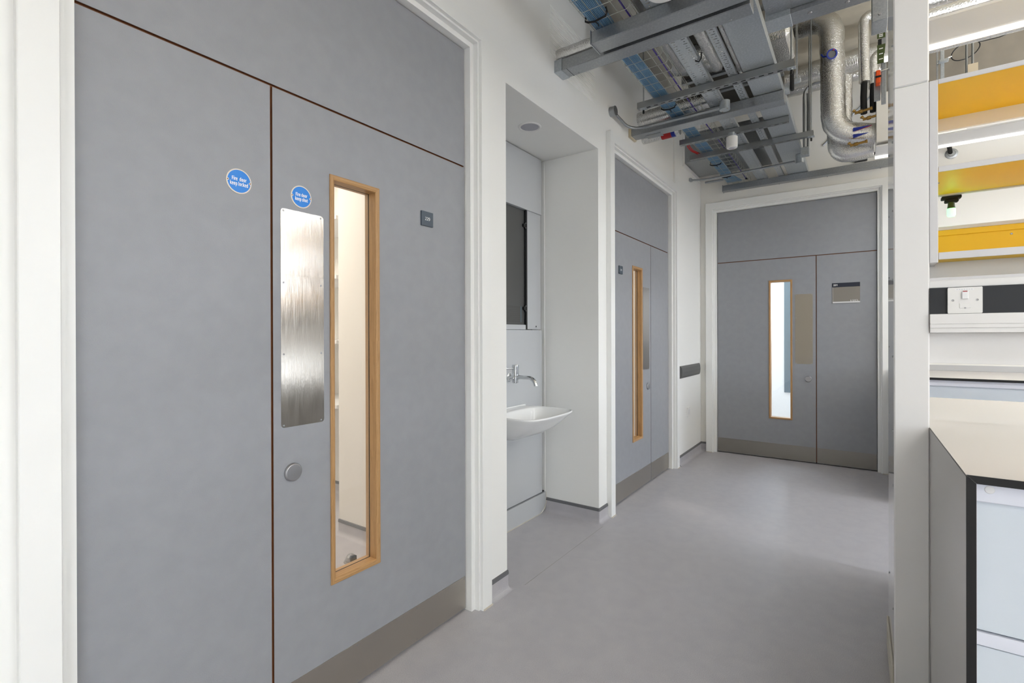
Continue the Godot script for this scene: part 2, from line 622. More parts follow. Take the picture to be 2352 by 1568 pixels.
func shell() -> void:
	var fl := obj("floor", bx(-5.0, 7.0, -0.1, 0.0, -9.5, 5.0), M.vinyl_floor)
	struct_(fl, "grey mottled vinyl sheet floor")
	obj("weld_seam", bx(-1.4262, -1.4238, 0.0, 0.0005, -3.10, -2.14), M.weld, fl)
	struct_(obj("ceiling", bx(-5.0, 7.0, TOP, TOP + 0.2, -9.5, 5.0), M.concrete), "bare concrete slab above the services")
	var w := MB.new()
	for q in [[-0.31, 5.0, 0.0, TOP], [-1.842, -0.31, 2.70, TOP], [-2.05, -1.842, 0.0, TOP], [-3.145, -2.05, 2.595, TOP], [-3.36, -3.145, 0.0, TOP], [-4.84, -3.36, 2.70, TOP]]:
		w.box(XW - 0.15, XW, q[2], q[3], q[0], q[1])
	for q in [[-4.84, -5.13, 0.0, TOP], [-5.13, -5.70, 0.0, 3.05], [-5.13, -5.70, 3.35, TOP], [-5.70, -5.94, 0.0, TOP]]:
		w.box(XW - 0.15, XW + 0.018, q[2], q[3], q[0], q[1])
	var wl = obj("wall_left", w, M.white_paint)
	struct_(wl, "white painted wall with two grey doors and the basin alcove")
	w = MB.new()
	w.box(XW - 0.15, -1.335, 0.0, TOP, ZE - 0.15, ZE)
	w.box(-1.335, 0.195, 2.705, TOP, ZE - 0.15, ZE)
	w.box(0.195, 7.0, 0.0, TOP, ZE - 0.15, ZE)
	struct_(obj("wall_end", w, M.cream_wall), "cream wall at the end of the corridor around the double door")
	struct_(obj("trim_beam", bx(0.30, 7.0, 3.22, TOP, ZE + 0.001, ZE + 0.3), M.concrete_dark), "grey concrete downstand beam over the far lab wall")
	# lab side walls with windows, out of the frame but lighting it
	w = MB.new()
	w.box(7.0, 7.2, 0.0, 0.75, ZE - 0.15, 5.0)
	w.box(7.0, 7.2, 3.3, TOP, ZE - 0.15, 5.0)
	for z in [[-5.94, -5.54], [-2.55, 3.6], [4.6, 5.0]]:
		w.box(7.0, 7.2, 0.75, 3.3, z[0], z[1])
	struct_(obj("wall_right", w, M.white_paint), "white outer wall of the lab with tall windows")
	w = MB.new()
	w.box(XW - 0.15, 7.2, 0.0, 0.75, 5.0, 5.2)
	w.box(XW - 0.15, 7.2, 3.3, TOP, 5.0, 5.2)
	w.box(-1.625, 4.6, 0.75, 3.3, 5.0, 5.2)
	w.box(6.6, 7.1, 0.75, 3.3, 5.0, 5.2)
	struct_(obj("wall_back", w, M.white_paint), "white outer wall behind the camera with windows")
	var i := 1
	for q in [[-5.54, -2.55], [3.6, 4.6]]:
		var wn := Node3D.new()
		wn.name = "window_%d" % i
		add_child(wn)
		struct_(wn, "tall window in the outer wall of the lab")
		for z in [q[0], (q[0] + q[1]) / 2 - 0.03, q[1] - 0.06]:
			obj("window_frame", bx(7.06, 7.14, 0.75, 3.3, z, z + 0.06), M.frame_blue_grey, wn)
		for y in [0.75, 3.24]:
			obj("window_frame", bx(7.06, 7.14, y, y + 0.06, q[0] + 0.06, q[1] - 0.06), M.frame_blue_grey, wn)
		i += 1
	# skirting: coved vinyl with a grey cap strip
	skirt_x("left_of_alcove", XW, -1.893, -2.05, 1)
	skirt_z("alcove_return", -3.145, XW, -1.90)
	corner_cove("alcove_near_corner", XW, -2.05)
	corner_cove("alcove_far_corner", XW, -3.145)
	skirt_x("by_second_door", XW, -3.145, -3.292, 1)
	skirt_x("near_corner", XW + 0.018, -4.955, ZE, 1)
	skirt_z("end_wall", ZE, XW + 0.018, -1.392)
	skirt_x("behind_camera", XW, 4.9, -0.25, 1)

func corner_cove(side: String, x: float, z: float) -> void:      # rounded outer corner of the skirting
	var o := Node3D.new()
	o.name = "baseboard_" + side
	add_child(o)
	struct_(o, "rounded outer corner of the grey vinyl skirting, " + side.replace("_", " "))
	var pr := cove(0.082)
	pr.reverse()
	var use := []
	for q in pr:
		if q.x >= 0.0:
			use.append(Vector2(q.x, q.y))
	obj("coved_skirting", lt(Vector3(x, 0, z), Vector3.UP, use, 48), M.vinyl_floor, o)
	obj("cap_strip", lt(Vector3(x, 0, z), Vector3.UP, [Vector2(0.0, 0.080), Vector2(0.0085, 0.080), Vector2(0.0095, 0.085), Vector2(0.007, 0.098), Vector2(0.0, 0.101)], 48), M.cap_grey, o)

func cove(h: float) -> Array:      # (out, up)
	var p := [Vector2(-0.004, h), Vector2(0.006, h)]
	for k in 7:
		var a := PI / 2 * k / 6.0
		p.append(Vector2(0.006 + 0.03 * (1 - cos(a)), 0.03 * (1 - sin(a)) + 0.0001))
	p.append(Vector2(0.036, -0.004))
	p.append(Vector2(-0.004, -0.004))
	return p

func skirt_x(side: String, x: float, z0: float, z1: float, s: int) -> void:
	var o := Node3D.new()
	o.name = "baseboard_" + side
	add_child(o)
	struct_(o, "coved grey vinyl skirting with dark cap strip, " + side.replace("_", " "))
	var m := MB.new()
	m.prism(Vector3(x, 0, z0), Vector3.RIGHT * s, Vector3.UP, Vector3(0, 0, signf(z1 - z0)), cove(0.082), absf(z1 - z0))
	obj("coved_skirting", m, M.vinyl_floor, o)
	m = MB.new()
	m.prism(Vector3(x, 0, z0), Vector3.RIGHT * s, Vector3.UP, Vector3(0, 0, signf(z1 - z0)), [Vector2(-0.003, 0.080), Vector2(0.0085, 0.080), Vector2(0.0095, 0.085), Vector2(0.007, 0.098), Vector2(-0.003, 0.101)], absf(z1 - z0))
	obj("cap_strip", m, M.cap_grey, o)

func skirt_z(side: String, z: float, x0: float, x1: float) -> void:
	var o := Node3D.new()
	o.name = "baseboard_" + side
	add_child(o)
	struct_(o, "coved grey vinyl skirting with dark cap strip, " + side.replace("_", " "))
	var m := MB.new()
	m.prism(Vector3(x0, 0, z), Vector3(0, 0, 1), Vector3.UP, Vector3(signf(x1 - x0), 0, 0), cove(0.082), absf(x1 - x0))
	obj("coved_skirting", m, M.vinyl_floor, o)
	m = MB.new()
	m.prism(Vector3(x0, 0, z), Vector3(0, 0, 1), Vector3.UP, Vector3(signf(x1 - x0), 0, 0), [Vector2(-0.003, 0.080), Vector2(0.0085, 0.080), Vector2(0.0095, 0.085), Vector2(0.007, 0.098), Vector2(-0.003, 0.101)], absf(x1 - x0))
	obj("cap_strip", m, M.cap_grey, o)

# ------------------------------------------------------------------ doors
func holed(m: MB, u0: float, u1: float, v0: float, v1: float, w0: float, w1: float, h: Array) -> void:
	if h.is_empty():
		m.box(u0, u1, v0, v1, w0, w1)
		return
	m.box(u0, h[0], v0, v1, w0, w1)
	m.box(h[1], u1, v0, v1, w0, w1)
	m.box(h[0], h[1], v0, h[2], w0, w1)
	m.box(h[0], h[1], h[3], v1, w0, w1)

func screw(at: Vector3, r: float, parent: Node, mt = null) -> void:
	obj("screw", lt(at, Vector3(0, 0, 1), [Vector2(r, -0.001), Vector2(r * 0.9, 0.0006), Vector2(r * 0.55, 0.0008), Vector2(r * 0.45, 0.0002), Vector2(0, 0.0002)], 10), mt if mt else M.satin_steel, parent)

func door(n: int, label: String, at: Vector3, turn: float, u0: float, ug: float, u2: float, active_left: bool, vis: Array, plate: Array, ku: float, kick_mat: Material) -> Node3D:
	var d := Node3D.new()
	d.name = "door_%d" % n
	d.position = at
	d.rotation.y = turn
	add_child(d)
	struct_(d, label)
	var top := 2.658
	# stepped frame, three mitred members
	var prof := [Vector2(0, -0.12), Vector2(0, 0.034), Vector2(0.024, 0.034), Vector2(0.024, 0.059), Vector2(0.034, 0.059), Vector2(0.034, 0.075), Vector2(0.036, 0.077), Vector2(0.102, 0.077), Vector2(0.104, 0.075), Vector2(0.104, 0.03)]
	var c := [Vector2(u0, 0), Vector2(u0, top), Vector2(u2, top), Vector2(u2, 0)]
	var dd := [Vector2(-1, 0), Vector2(-1, 1), Vector2(1, 1), Vector2(1, 0)]
	for k in 3:
		var m := MB.new()
		m.mitre(prof, c[k], dd[k], c[k + 1], dd[k + 1])
		obj("frame_head" if k == 1 else "frame_jamb", m, M.joinery_white, d)
	# stop behind the leaves
	var st := MB.new()
	st.box(u0, u0 + 0.03, 0, top, -0.10, -0.05)
	st.box(u2 - 0.03, u2, 0, top, -0.10, -0.05)
	st.box(u0 + 0.03, u2 - 0.03, top - 0.03, top, -0.10, -0.05)
	obj("door_stop", st, M.gap_black, d)
	st = MB.new()
	st.box(ug - 0.0038, ug + 0.0038, 0.015, 2.097, -0.050, -0.009)
	st.box(u0 + 0.004, u2 - 0.004, 2.0958, 2.1032, -0.050, -0.009)
	st.box(ug - 0.025, ug + 0.025, 0.015, 2.09, -0.060, -0.0465)
	obj("meeting_stop", st, M.hardwood_core, d)
	obj("threshold_seal", bx(u0, u2, 0.0, 0.015, -0.058, -0.030), M.gap_black, d)
	# overpanel
	var op := obj("overpanel", bx(u0 + 0.004, u2 - 0.004, 2.1035, top - 0.004, -0.002, 0.0), M.door_grey, d)
	obj("panel_core", bx(u0 + 0.004, u2 - 0.004, 2.1035, top - 0.004, -0.046, -0.002), M.hardwood_core, op)
	var spans := [[u0 + 0.004, ug - 0.004], [ug + 0.004, u2 - 0.004]]
	for k in 2:
		var act: bool = (k == 0) == active_left
		var h: Array = [vis[0] + 0.004, vis[1] - 0.004, 0.424, 1.868] if act else []
		var m := MB.new()
		holed(m, spans[k][0], spans[k][1], 0.009, 2.0955, -0.0018, 0.0, h)
		var leaf := obj("door_leaf", m, M.door_grey, d)
		m = MB.new()
		holed(m, spans[k][0], spans[k][1], 0.009, 2.0955, -0.046, -0.0018, h)
		obj("leaf_core", m, M.hardwood_core, leaf)
		m = bx(spans[k][0] + 0.002, spans[k][1] - 0.002, 0.012, 0.162, 0.0, 0.0015)
		obj("kick_plate", m, kick_mat, leaf)
		var a: float = spans[k][0] + 0.014
		var b: float = spans[k][1] - 0.014
		var cnt := 4 if b - a > 0.6 else 3
		for j in cnt:
			for y in [0.022, 0.152]:
				screw(Vector3(a + (b - a) * j / (cnt - 1), y, 0.0015), 0.003, leaf)
		if not act:
			continue
		# glazed slot: oak bead in four mitred pieces, pane, back bead
		var g := [Vector2(vis[0], 0.42), Vector2(vis[0], 1.872), Vector2(vis[1], 1.872), Vector2(vis[1], 0.42)]
		var gd := [Vector2(1, 1), Vector2(1, -1), Vector2(-1, -1), Vector2(-1, 1)]
		var gp := [Vector2(0, -0.002), Vector2(0.0, 0.005), Vector2(0.0015, 0.0065), Vector2(0.011, 0.0065), Vector2(0.017, 0.004), Vector2(0.0185, 0.001), Vector2(0.0195, -0.034), Vector2(0.017, -0.036)]
		var bp := [Vector2(0.013, -0.040), Vector2(0.0195, -0.040), Vector2(0.0195, -0.058), Vector2(0.0, -0.058)]
		for j in 4:
			m = MB.new()
			var gp2 := []
			for p in gp: gp2.append(Vector2(p.x, p.y))
			m.mitre(flipped(gp2), g[j], gd[j], g[(j + 1) % 4], gd[(j + 1) % 4])
			obj("glazing_bead", m, M.oak, d)
			m = MB.new()
			m.mitre(flipped(bp), g[j], gd[j], g[(j + 1) % 4], gd[(j + 1) % 4])
			obj("back_bead", m, M.oak, d)
		obj("gasket", bx_ring(vis[0] + 0.013, vis[1] - 0.013, 0.433, 1.859, 0.006, -0.040, -0.036), M.gap_black, d)
		obj("pane", bx(vis[0] + 0.012, vis[1] - 0.012, 0.432, 1.860, -0.0395, -0.0365), M.glass, d)
	# push plate
	var pm := MB.new()
	pm.prism(Vector3.ZERO, Vector3.RIGHT, Vector3.UP, Vector3(0, 0, 1), rrect(plate[0], plate[1], 1.003, 1.716, 0.011), 0.0015)
	var pp := obj("push_plate", pm, [M.stainless, M.plate_dim, M.plate_tan][n - 1], d)
	for x in [plate[0] + 0.009, plate[1] - 0.011]:
		for y in [1.010, 1.242, 1.475, 1.708]:
			screw(Vector3(x, y, 0.0015), 0.0036, pp)
	tag(obj("cylinder_cover", lt(Vector3(ku, 0.853, 0), Vector3(0, 0, 1), [Vector2(0.030, 0), Vector2(0.030, 0.006), Vector2(0.0275, 0.0095), Vector2(0.0255, 0.0105), Vector2(0, 0.0108)], 36), M.satin_steel, d), "round satin steel disc")
	# pale bead of sealant where frame meets floor
	var se := MB.new()
	se.box(u0 - 0.105, u0 - 0.036, 0.0, 0.006, 0.077, 0.082)
	se.box(u2 + 0.036, u2 + 0.105, 0.0, 0.006, 0.077, 0.082)
	obj("sealant_bead", se, M.sealant, d)
	return d

func flipped(p: Array) -> Array:
	return p

func bx_ring(u0: float, u1: float, v0: float, v1: float, t: float, w0: float, w1: float) -> MB:
	var m := MB.new()
	m.box(u0, u0 + t, v0, v1, w0, w1)
	m.box(u1 - t, u1, v0, v1, w0, w1)
	m.box(u0 + t, u1 - t, v0, v0 + t, w0, w1)
	m.box(u0 + t, u1 - t, v1 - t, v1, w0, w1)
	return m

func fire_sign(label: String, at: Vector3, turn: float, r: float, l1: String, l2: String, wide: float) -> void:
	var s := thing("fire_door_sign", label, "sign", at, turn)
	obj("rim", lt(Vector3.ZERO, Vector3(0, 0, 1), [Vector2(r, 0), Vector2(r, 0.0012), Vector2(r * 0.97, 0.002), Vector2(r * 0.90, 0.002)], 40), M.sign_cream, s)
	obj("face", lt(Vector3.ZERO, Vector3(0, 0, 1), [Vector2(r * 0.905, 0.0), Vector2(r * 0.905, 0.0018), Vector2(0, 0.0018)], 40), M.sign_blue, s)
	for k in [-1, 1]:
		obj("screw_cup", lt(Vector3(k * r * 0.885, 0.0, 0.0018), Vector3(0, 0, 1), [Vector2(r * 0.105, 0), Vector2(r * 0.1, 0.0006), Vector2(r * 0.05, 0.0006), Vector2(r * 0.045, 0.0001)], 14), M.sign_cream, s)
		obj("screw", lt(Vector3(k * r * 0.885, 0.0, 0.0018), Vector3(0, 0, 1), [Vector2(r * 0.055, 0.0004), Vector2(0, 0.0004)], 10), M.hardwood_core, s)
	text(l1, r * 0.30, M.letter_white, s, Vector3(0, r * 0.17, 0.0021), true, Vector3.ZERO, wide)
	text(l2, r * 0.30, M.letter_white, s, Vector3(0, -r * 0.22, 0.0021), true, Vector3.ZERO, wide)

func number_plate(label: String, at: Vector3, turn: float, s: String) -> void:
	var o := thing("room_number_plate", label, "sign", at, turn)
	obj("plate", bx(-0.0345, 0.0345, -0.031, 0.031, 0.0, 0.008, 0.0006), M.sign_slate, o)
	text(s, 0.0135, M.letter_white, o, Vector3(0, 0, 0.0083), false)

func doors() -> void:
	var L := PI / 2
	door(1, "wide grey double door with a tall oak-framed slot window and blue fire signs, nearest on the left wall", Vector3(XD, 0, 0), L, 0.356, 0.845, 1.7885, false, [1.055, 1.2735], [0.874, 1.030], 0.913, M.stainless_dark)
	door(2, "grey double door beyond the basin alcove, second along the left wall", Vector3(XD + 0.012, 0, 0), L, 3.382, 4.312, 4.812, true, [3.872, 4.098], [4.116, 4.271], 4.233, M.stainless_dark)
	door(3, "dark grey double door closing the end of the corridor", Vector3(0, 0, -5.822), 0.0, -1.2885, -0.345, 0.149, true, [-0.773, -0.556], [-0.5305, -0.3755], -0.414, M.stainless_kick)
	fire_sign("blue disc sign reading Fire door keep locked on the narrow leaf", Vector3(XD, 1.767, -0.744), L, 0.0375, "Fire  door", "keep locked", 0.60)
	fire_sign("blue disc sign reading Fire door keep shut above the push plate", Vector3(XD, 1.766, -0.947), L, 0.0375, "Fire door", "keep shut", 0.62)
	number_plate("small slate square plate numbered 229 on the nearest door", Vector3(XD, 1.804, -1.532), L, "229")
	number_plate("small slate square plate with a white number on the door past the basin", Vector3(XD + 0.012, 1.808, -3.624), L, "230")
	var o := thing("room_sign", "rectangular steel room sign with navy band numbered 231 on end door", "sign", Vector3(-0.0975, 1.71, -5.822))
	obj("backing", bx(-0.1125, 0.1125, -0.0985, 0.058, 0.0, 0.006, 0.0005), M.sign_steel, o)
	obj("header_band", bx(-0.1125, 0.1125, 0.058, 0.0985, 0.0, 0.0085, 0.0006), M.sign_navy, o)
	obj("footer_strip", bx(-0.1085, 0.1125, -0.0985, -0.085, 0.006, 0.008, 0.0004), M.alu_white, o)
	obj("edge_strip", bx(-0.1085, -0.1065, -0.085, 0.058, 0.006, 0.0068), M.alu_white, o)
	text("231", 0.0165, M.letter_white, o, Vector3(-0.085, 0.078, 0.0088), true)
	text("UCL", 0.0155, M.alu_white, o, Vector3(0.076, -0.0765, 0.0065), true, Vector3.ZERO, 1.25)
	var em := MB.new()
	em.box(0.035, 0.044, -0.083, -0.081, 0.006, 0.0068)
	em.box(0.036, 0.043, -0.074, -0.0725, 0.006, 0.0068)
	for k in 3:
		em.box(0.0365 + k * 0.0025, 0.0378 + k * 0.0025, -0.081, -0.074, 0.006, 0.0068)
	em.prism(Vector3(0, 0, 0.006), Vector3.RIGHT, Vector3.UP, Vector3(0, 0, 1), [Vector2(0.0375, -0.0725), Vector2(0.0415, -0.0725), Vector2(0.0405, -0.0695), Vector2(0.0385, -0.0695)], 0.0008)
	obj("emblem", em, M.letter_white, o)

# ------------------------------------------------------------------ basin alcove
func alcove() -> void:
	var w := MB.new()
	w.box(-2.14, XW - 0.15, 0.0, TOP, -3.24, -3.145)      # far cheek
	w.box(-2.14, XW - 0.15, 0.0, TOP, -2.05, -2.02)      # near cheek
	w.box(-2.14, XW - 0.15, 2.595, 2.70, -3.145, -2.05)   # soffit
	w.box(-2.20, -2.14, 0.0, TOP, -3.24, -2.02)          # back
	var a := obj("wall_alcove", w, M.white_paint)
	struct_(a, "white cheeks and soffit of the basin alcove")
	# laminate duct panels
	var p := thing("duct_panel_set", "pale grey laminate panels lining the back of the basin alcove", "wall panel")
	var X := -1.905
	obj("upper_panel", bx(X - 0.03, X, 2.185, 2.588, -3.095, -2.055, 0.0015), M.panel_grey, p)
	var sp := obj("side_panel", bx(X - 0.035, X - 0.012, 1.345, 2.20, -3.097, -2.918, 0.001), M.panel_grey, p)
	obj("screw", lt(Vector3(X - 0.012, 1.366, -3.035), Vector3.RIGHT, [Vector2(0.006, 0), Vector2(0.005, 0.002), Vector2(0, 0.002)], 10), M.rubber_black, sp)
	obj("splash_panel", bx(X - 0.03, X, 0.736, 1.340, -3.095, -2.055, 0.0015), M.panel_grey, p)
	obj("lower_panel", bx(X - 0.03, X, 0.150, 0.732, -3.095, -2.055, 0.0015), M.panel_grey, p)
	obj("corner_channel", bx(X - 0.075, X - 0.060, 0.0, 2.588, -3.143, -3.06), M.panel_grey, p)
	obj("corner_bead", bx(X - 0.06, X - 0.004, 0.10, 2.588, -3.1448, -3.139, 0.001), M.joinery_white, p)
	obj("shadow_gap", bx(X - 0.034, X - 0.008, 0.144, 0.150, -3.135, -2.055), M.gap_black, p)
	obj("ledge", bx(X - 0.0245, X - 0.012, 1.3425, 1.376, -2.9, -2.055, 0.001), M.panel_grey, p)
	# skirting sheet curved into the corner
	var sk := MB.new()
	var pts := [Vector2(-2.055, 0.0), Vector2(-2.055, 0.142), Vector2(-3.138, 0.142), Vector2(-3.138, 0.06)]
	for k in 6:
		var t := PI / 2 * (k + 1) / 6.0
		pts.append(Vector2(-3.138 + 0.06 * (1 - cos(t)), 0.06 - 0.06 * sin(t)))
	var pz := []
	for q in pts: pz.append(Vector2(-q.x, q.y))
	sk.prism(Vector3(X - 0.03, 0, 0), Vector3(0, 0, -1), Vector3.UP, Vector3.RIGHT, pz, 0.036)
	obj("skirting_sheet", sk, M.panel_grey, p)
	var be := MB.new()
	be.tube([Vector3(X + 0.007, 0.002, -2.055), Vector3(X + 0.007, 0.002, -3.06), Vector3(X + 0.007, 0.02, -3.105), Vector3(X + 0.007, 0.06, -3.138), Vector3(X + 0.005, 0.142, -3.138)], 0.0025, 6)
	obj("sealant_bead", be, M.sealant, p)
	# open recess behind the missing panel
	var r := p
	obj("recess_board", bx(-1.955, -1.930, 1.345, 2.184, -2.9, -2.056), M.recess_dark, r)
	obj("jamb_strip", bx(X - 0.022, X - 0.010, 1.345, 2.185, -2.9175, -2.900), M.black_plastic, r)
	for y in [1.492, 2.075]:
		var h := MB.new()
		h.prism(Vector3(X - 0.028, y, -2.905), Vector3(0, 0, 1), Vector3.UP, Vector3.RIGHT, [Vector2(0, -0.026), Vector2(0.014, -0.014), Vector2(0.030, -0.009), Vector2(0.030, 0.009), Vector2(0.014, 0.014), Vector2(0, 0.026)], 0.018)
		var hg := obj("hinge", h, M.black_plastic, r)
		for s in [-0.017, 0.017]:
			obj("screw", lt(Vector3(X - 0.010, y + s, -2.901), Vector3.RIGHT, [Vector2(0.004, 0), Vector2(0.003, 0.0015), Vector2(0, 0.0015)], 8), M.satin_steel, hg)
	var st := MB.new()
	st.box(-1.930, -1.9295, 1.395, 1.505, -2.86, -2.66)
	var sticker := tag(obj("paper_sticker", st, M.paper_grey), "printed paper sticker low on the back of the dark recess", "sticker")
	obj("edge_stripe", bx(-1.9295, -1.929, 1.395, 1.505, -2.862, -2.852), M.frame_blue_grey, sticker)
	for k in 7:
		obj("print_line", bx(-1.9295, -1.9291, 1.405 + k * 0.013, 1.4085 + k * 0.013, -2.84, -2.70 - 0.02 * (k % 3)), M.recess_dark, sticker)
	# downlight
	var d := thing("alcove_downlight", "round recessed downlight with white rim in the alcove soffit, unlit", "ceiling light", Vector3(-1.667, 2.595, -2.572))
	obj("rim", lt(Vector3.ZERO, Vector3.DOWN, [Vector2(0.072, 0), Vector2(0.070, 0.004), Vector2(0.064, 0.006), Vector2(0.057, 0.003), Vector2(0.057, -0.006)], 40), M.plastic_white, d)
	obj("diffuser", lt(Vector3.ZERO, Vector3.DOWN, [Vector2(0.058, 0.001), Vector2(0.03, 0.0025), Vector2(0, 0.003)], 40), M.grille_grey, d)
	basin()

func basin() -> void:
	var b := thing("wash_basin", "white ceramic wall-hung wash basin in the alcove", "basin", Vector3(-1.90, 0.815, -2.593))
	# outline of the rim in plan: x out of the wall, z along it; rings go outside bottom -> rim -> inside bottom
	var m := MB.new()
	var N := 48
	var ring := func(sx: float, sz: float, y: float, back: float, k: int) -> Vector3:
		var a := TAU * k / N
		var ca := cos(a)
		var sa := sin(a)
		var e := 5.0
		var q := pow(pow(absf(ca), e) + pow(absf(sa), e), -1.0 / e)
		var x := ca * q
		var z := sa * q
		var front := 1.0 - 0.035 * maxf(0.0, x) * z * z
		var xx := (x * 0.5 + 0.5) * (sx - back) * front + back
		return Vector3(xx, y, z * sz * (0.96 + 0.04 * cos(x * 1.4 - 0.5)))
	var rows := []
	# outside, from under the wall edge up to the rim
	for q in [[0.09, 0.05, -0.168], [0.13, 0.095, -0.166], [0.19, 0.14, -0.155], [0.255, 0.185, -0.132], [0.32, 0.225, -0.095], [0.37, 0.252, -0.052], [0.412, 0.267, -0.016], [0.425, 0.272, -0.004], [0.426, 0.272, 0.002], [0.420, 0.269, 0.006]]:
		rows.append([q[0], q[1], q[2], 0.0])
	for q in [[0.412, 0.262, 0.005, 0.085], [0.402, 0.255, -0.004, 0.098], [0.375, 0.240, -0.035, 0.106], [0.34, 0.212, -0.078, 0.115], [0.29, 0.16, -0.105, 0.13], [0.24, 0.09, -0.112, 0.16], [0.21, 0.02, -0.114, 0.195]]:
		rows.append(q)
	for r in rows:
		for k in N + 1:
			m.v.append(ring.call(r[0], r[1], r[2], r[3], k % N))
			m.t.append(Vector2(float(k) / N, r[2]))
	m.n.resize(m.v.size())
	var S := N + 1
	for i in rows.size() - 1:
		for k in N:
			var a := i * S + k
			m.ix.append_array(PackedInt32Array([a, a + S, a + 1, a + 1, a + S, a + S + 1]))
	for i in rows.size():
		for k in S:
			var kk := k % N
			var pu: Vector3 = m.v[mini(i + 1, rows.size() - 1) * S + kk] - m.v[maxi(i - 1, 0) * S + kk]
			var pk: Vector3 = m.v[i * S + (kk + 1) % N] - m.v[i * S + (kk + N - 1) % N]
			m.n[i * S + k] = pk.cross(pu).normalized() * -1.0
	# face the triangles the way the normals point
	for j in range(0, m.ix.size(), 3):
		var a: int = m.ix[j]
		var c: int = m.ix[j + 1]
		var d: int = m.ix[j + 2]
		var nn := m.n[a] + m.n[c] + m.n[d]
		if (m.v[c] - m.v[a]).cross(m.v[d] - m.v[a]).dot(nn) > 0:
			m.ix[j + 1] = d
			m.ix[j + 2] = c
	obj("bowl", m, M.ceramic, b)
	# back upstand against the panel
	obj("upstand", bx(-0.004, 0.012, -0.05, 0.012, -0.262, 0.262, 0.004), M.ceramic, b)
	obj("waste", lt(Vector3(0.205, -0.113, 0), Vector3.UP, [Vector2(0.03, 0), Vector2(0.026, 0.004), Vector2(0, 0.003)], 20), M.chrome, b)
	# tap
	var t := thing("wall_tap", "chrome wall-mounted lever tap with curved spout over the basin", "tap", Vector3(-1.905, 1.035, -2.600))
	obj("supply_bar", tb([Vector3(0.055, -0.012, 0.20), Vector3(0.055, -0.012, 0.0), Vector3(0.055, -0.012, -0.09)], 0.0125, 14), M.chrome, t)
	for z in [0.16, -0.075]:
		obj("wall_flange", lt(Vector3(-0.002, -0.012, z), Vector3.RIGHT, [Vector2(0.030, 0), Vector2(0.028, 0.006), Vector2(0.013, 0.01), Vector2(0.011, 0.055)], 24), M.chrome, t)
	obj("valve_body", lt(Vector3(0.105, -0.040, 0), Vector3.UP, [Vector2(0.0, 0), Vector2(0.017, 0.0), Vector2(0.019, 0.004), Vector2(0.019, 0.042), Vector2(0.0225, 0.047), Vector2(0.0225, 0.115), Vector2(0.021, 0.119), Vector2(0, 0.120)], 28), M.chrome, t)
	obj("lever", tb([Vector3(0.10, 0.056, 0.015), Vector3(0.09, 0.058, 0.08), Vector3(0.08, 0.060, 0.17)], 0.006, 10), M.chrome, t)
	obj("link_pipe", tb([Vector3(0.05, -0.012, 0), Vector3(0.105, -0.006, 0)], 0.015, 14), M.chrome, t)
	obj("spout", tb(bend([Vector3(0.11, 0.0, 0), Vector3(0.248, -0.002, 0.0), Vector3(0.260, -0.050, 0.0)], 0.043, 0.01, 8), 0.0135, 16), M.chrome, t)

# ------------------------------------------------------------------ things on the left wall
func wall_things() -> void:
	var b := thing("bump_rail", "dark grey bumper rail on the wall before the end door", "bumper rail")
	var m := MB.new()
	m.prism(Vector3(XW + 0.018, 0.928, -4.98), Vector3.RIGHT, Vector3.UP, Vector3(0, 0, -1), [Vector2(0, -0.062), Vector2(0.012, -0.060), Vector2(0.022, -0.04), Vector2(0.026, 0.0), Vector2(0.022, 0.04), Vector2(0.012, 0.060), Vector2(0, 0.062)], 0.66)
	obj("rail_cover", m, M.bump_grey, b)
	m = MB.new()
	for k in 7:
		var a0 := PI / 2 * k / 7.0
		var sc := cos(PI / 2 * (k + 0.5) / 7.0)
		var z0 := -5.64 - 0.075 * sin(a0)
		var z1 := -5.64 - 0.075 * sin(PI / 2 * (k + 1) / 7.0)
		m.prism(Vector3(XW + 0.018, 0.928, z0), Vector3.RIGHT, Vector3.UP, Vector3(0, 0, -1), [Vector2(0, -0.062), Vector2(0.012 * sc, -0.060), Vector2(0.022 * sc, -0.04), Vector2(0.026 * sc, 0.0), Vector2(0.022 * sc, 0.04), Vector2(0.012 * sc, 0.060), Vector2(0, 0.062)], z0 - z1)
	obj("end_cap", m, M.bump_grey, b)
	var s := thing("socket_plate", "small white wall plate low on the wall before the end door", "socket")
	obj("plate", bx(XW + 0.018, XW + 0.027, 0.45, 0.55, -5.33, -5.23, 0.003), M.plastic_white, s)
	obj("insert", bx(XW + 0.027, XW + 0.029, 0.475, 0.525, -5.305, -5.255, 0.001), M.satin_white, s)
	# white-painted ribbed patches high on the wall
	var i := 0
	for q in [[-2.50, -2.92, 2.96, 3.24], [-2.70, -3.10, 2.885, 3.10]]:
		var v := thing("ribbed_wall_patch", ["white ribbed patch on the wall above the first steel trunking", "white ribbed patch on the wall below and beyond the first trunking"][i], "wall patch")
		m = MB.new()
		var y: float = q[2]
		while y < q[3]:
			m.box(XW - 0.001, XW + 0.0022, y, y + 0.007, q[1], q[0], 0.0008)
			y += 0.013
		var o := obj("ribs", m, M.white_paint, v)
		o.set_meta("kind", "stuff")
		i += 1

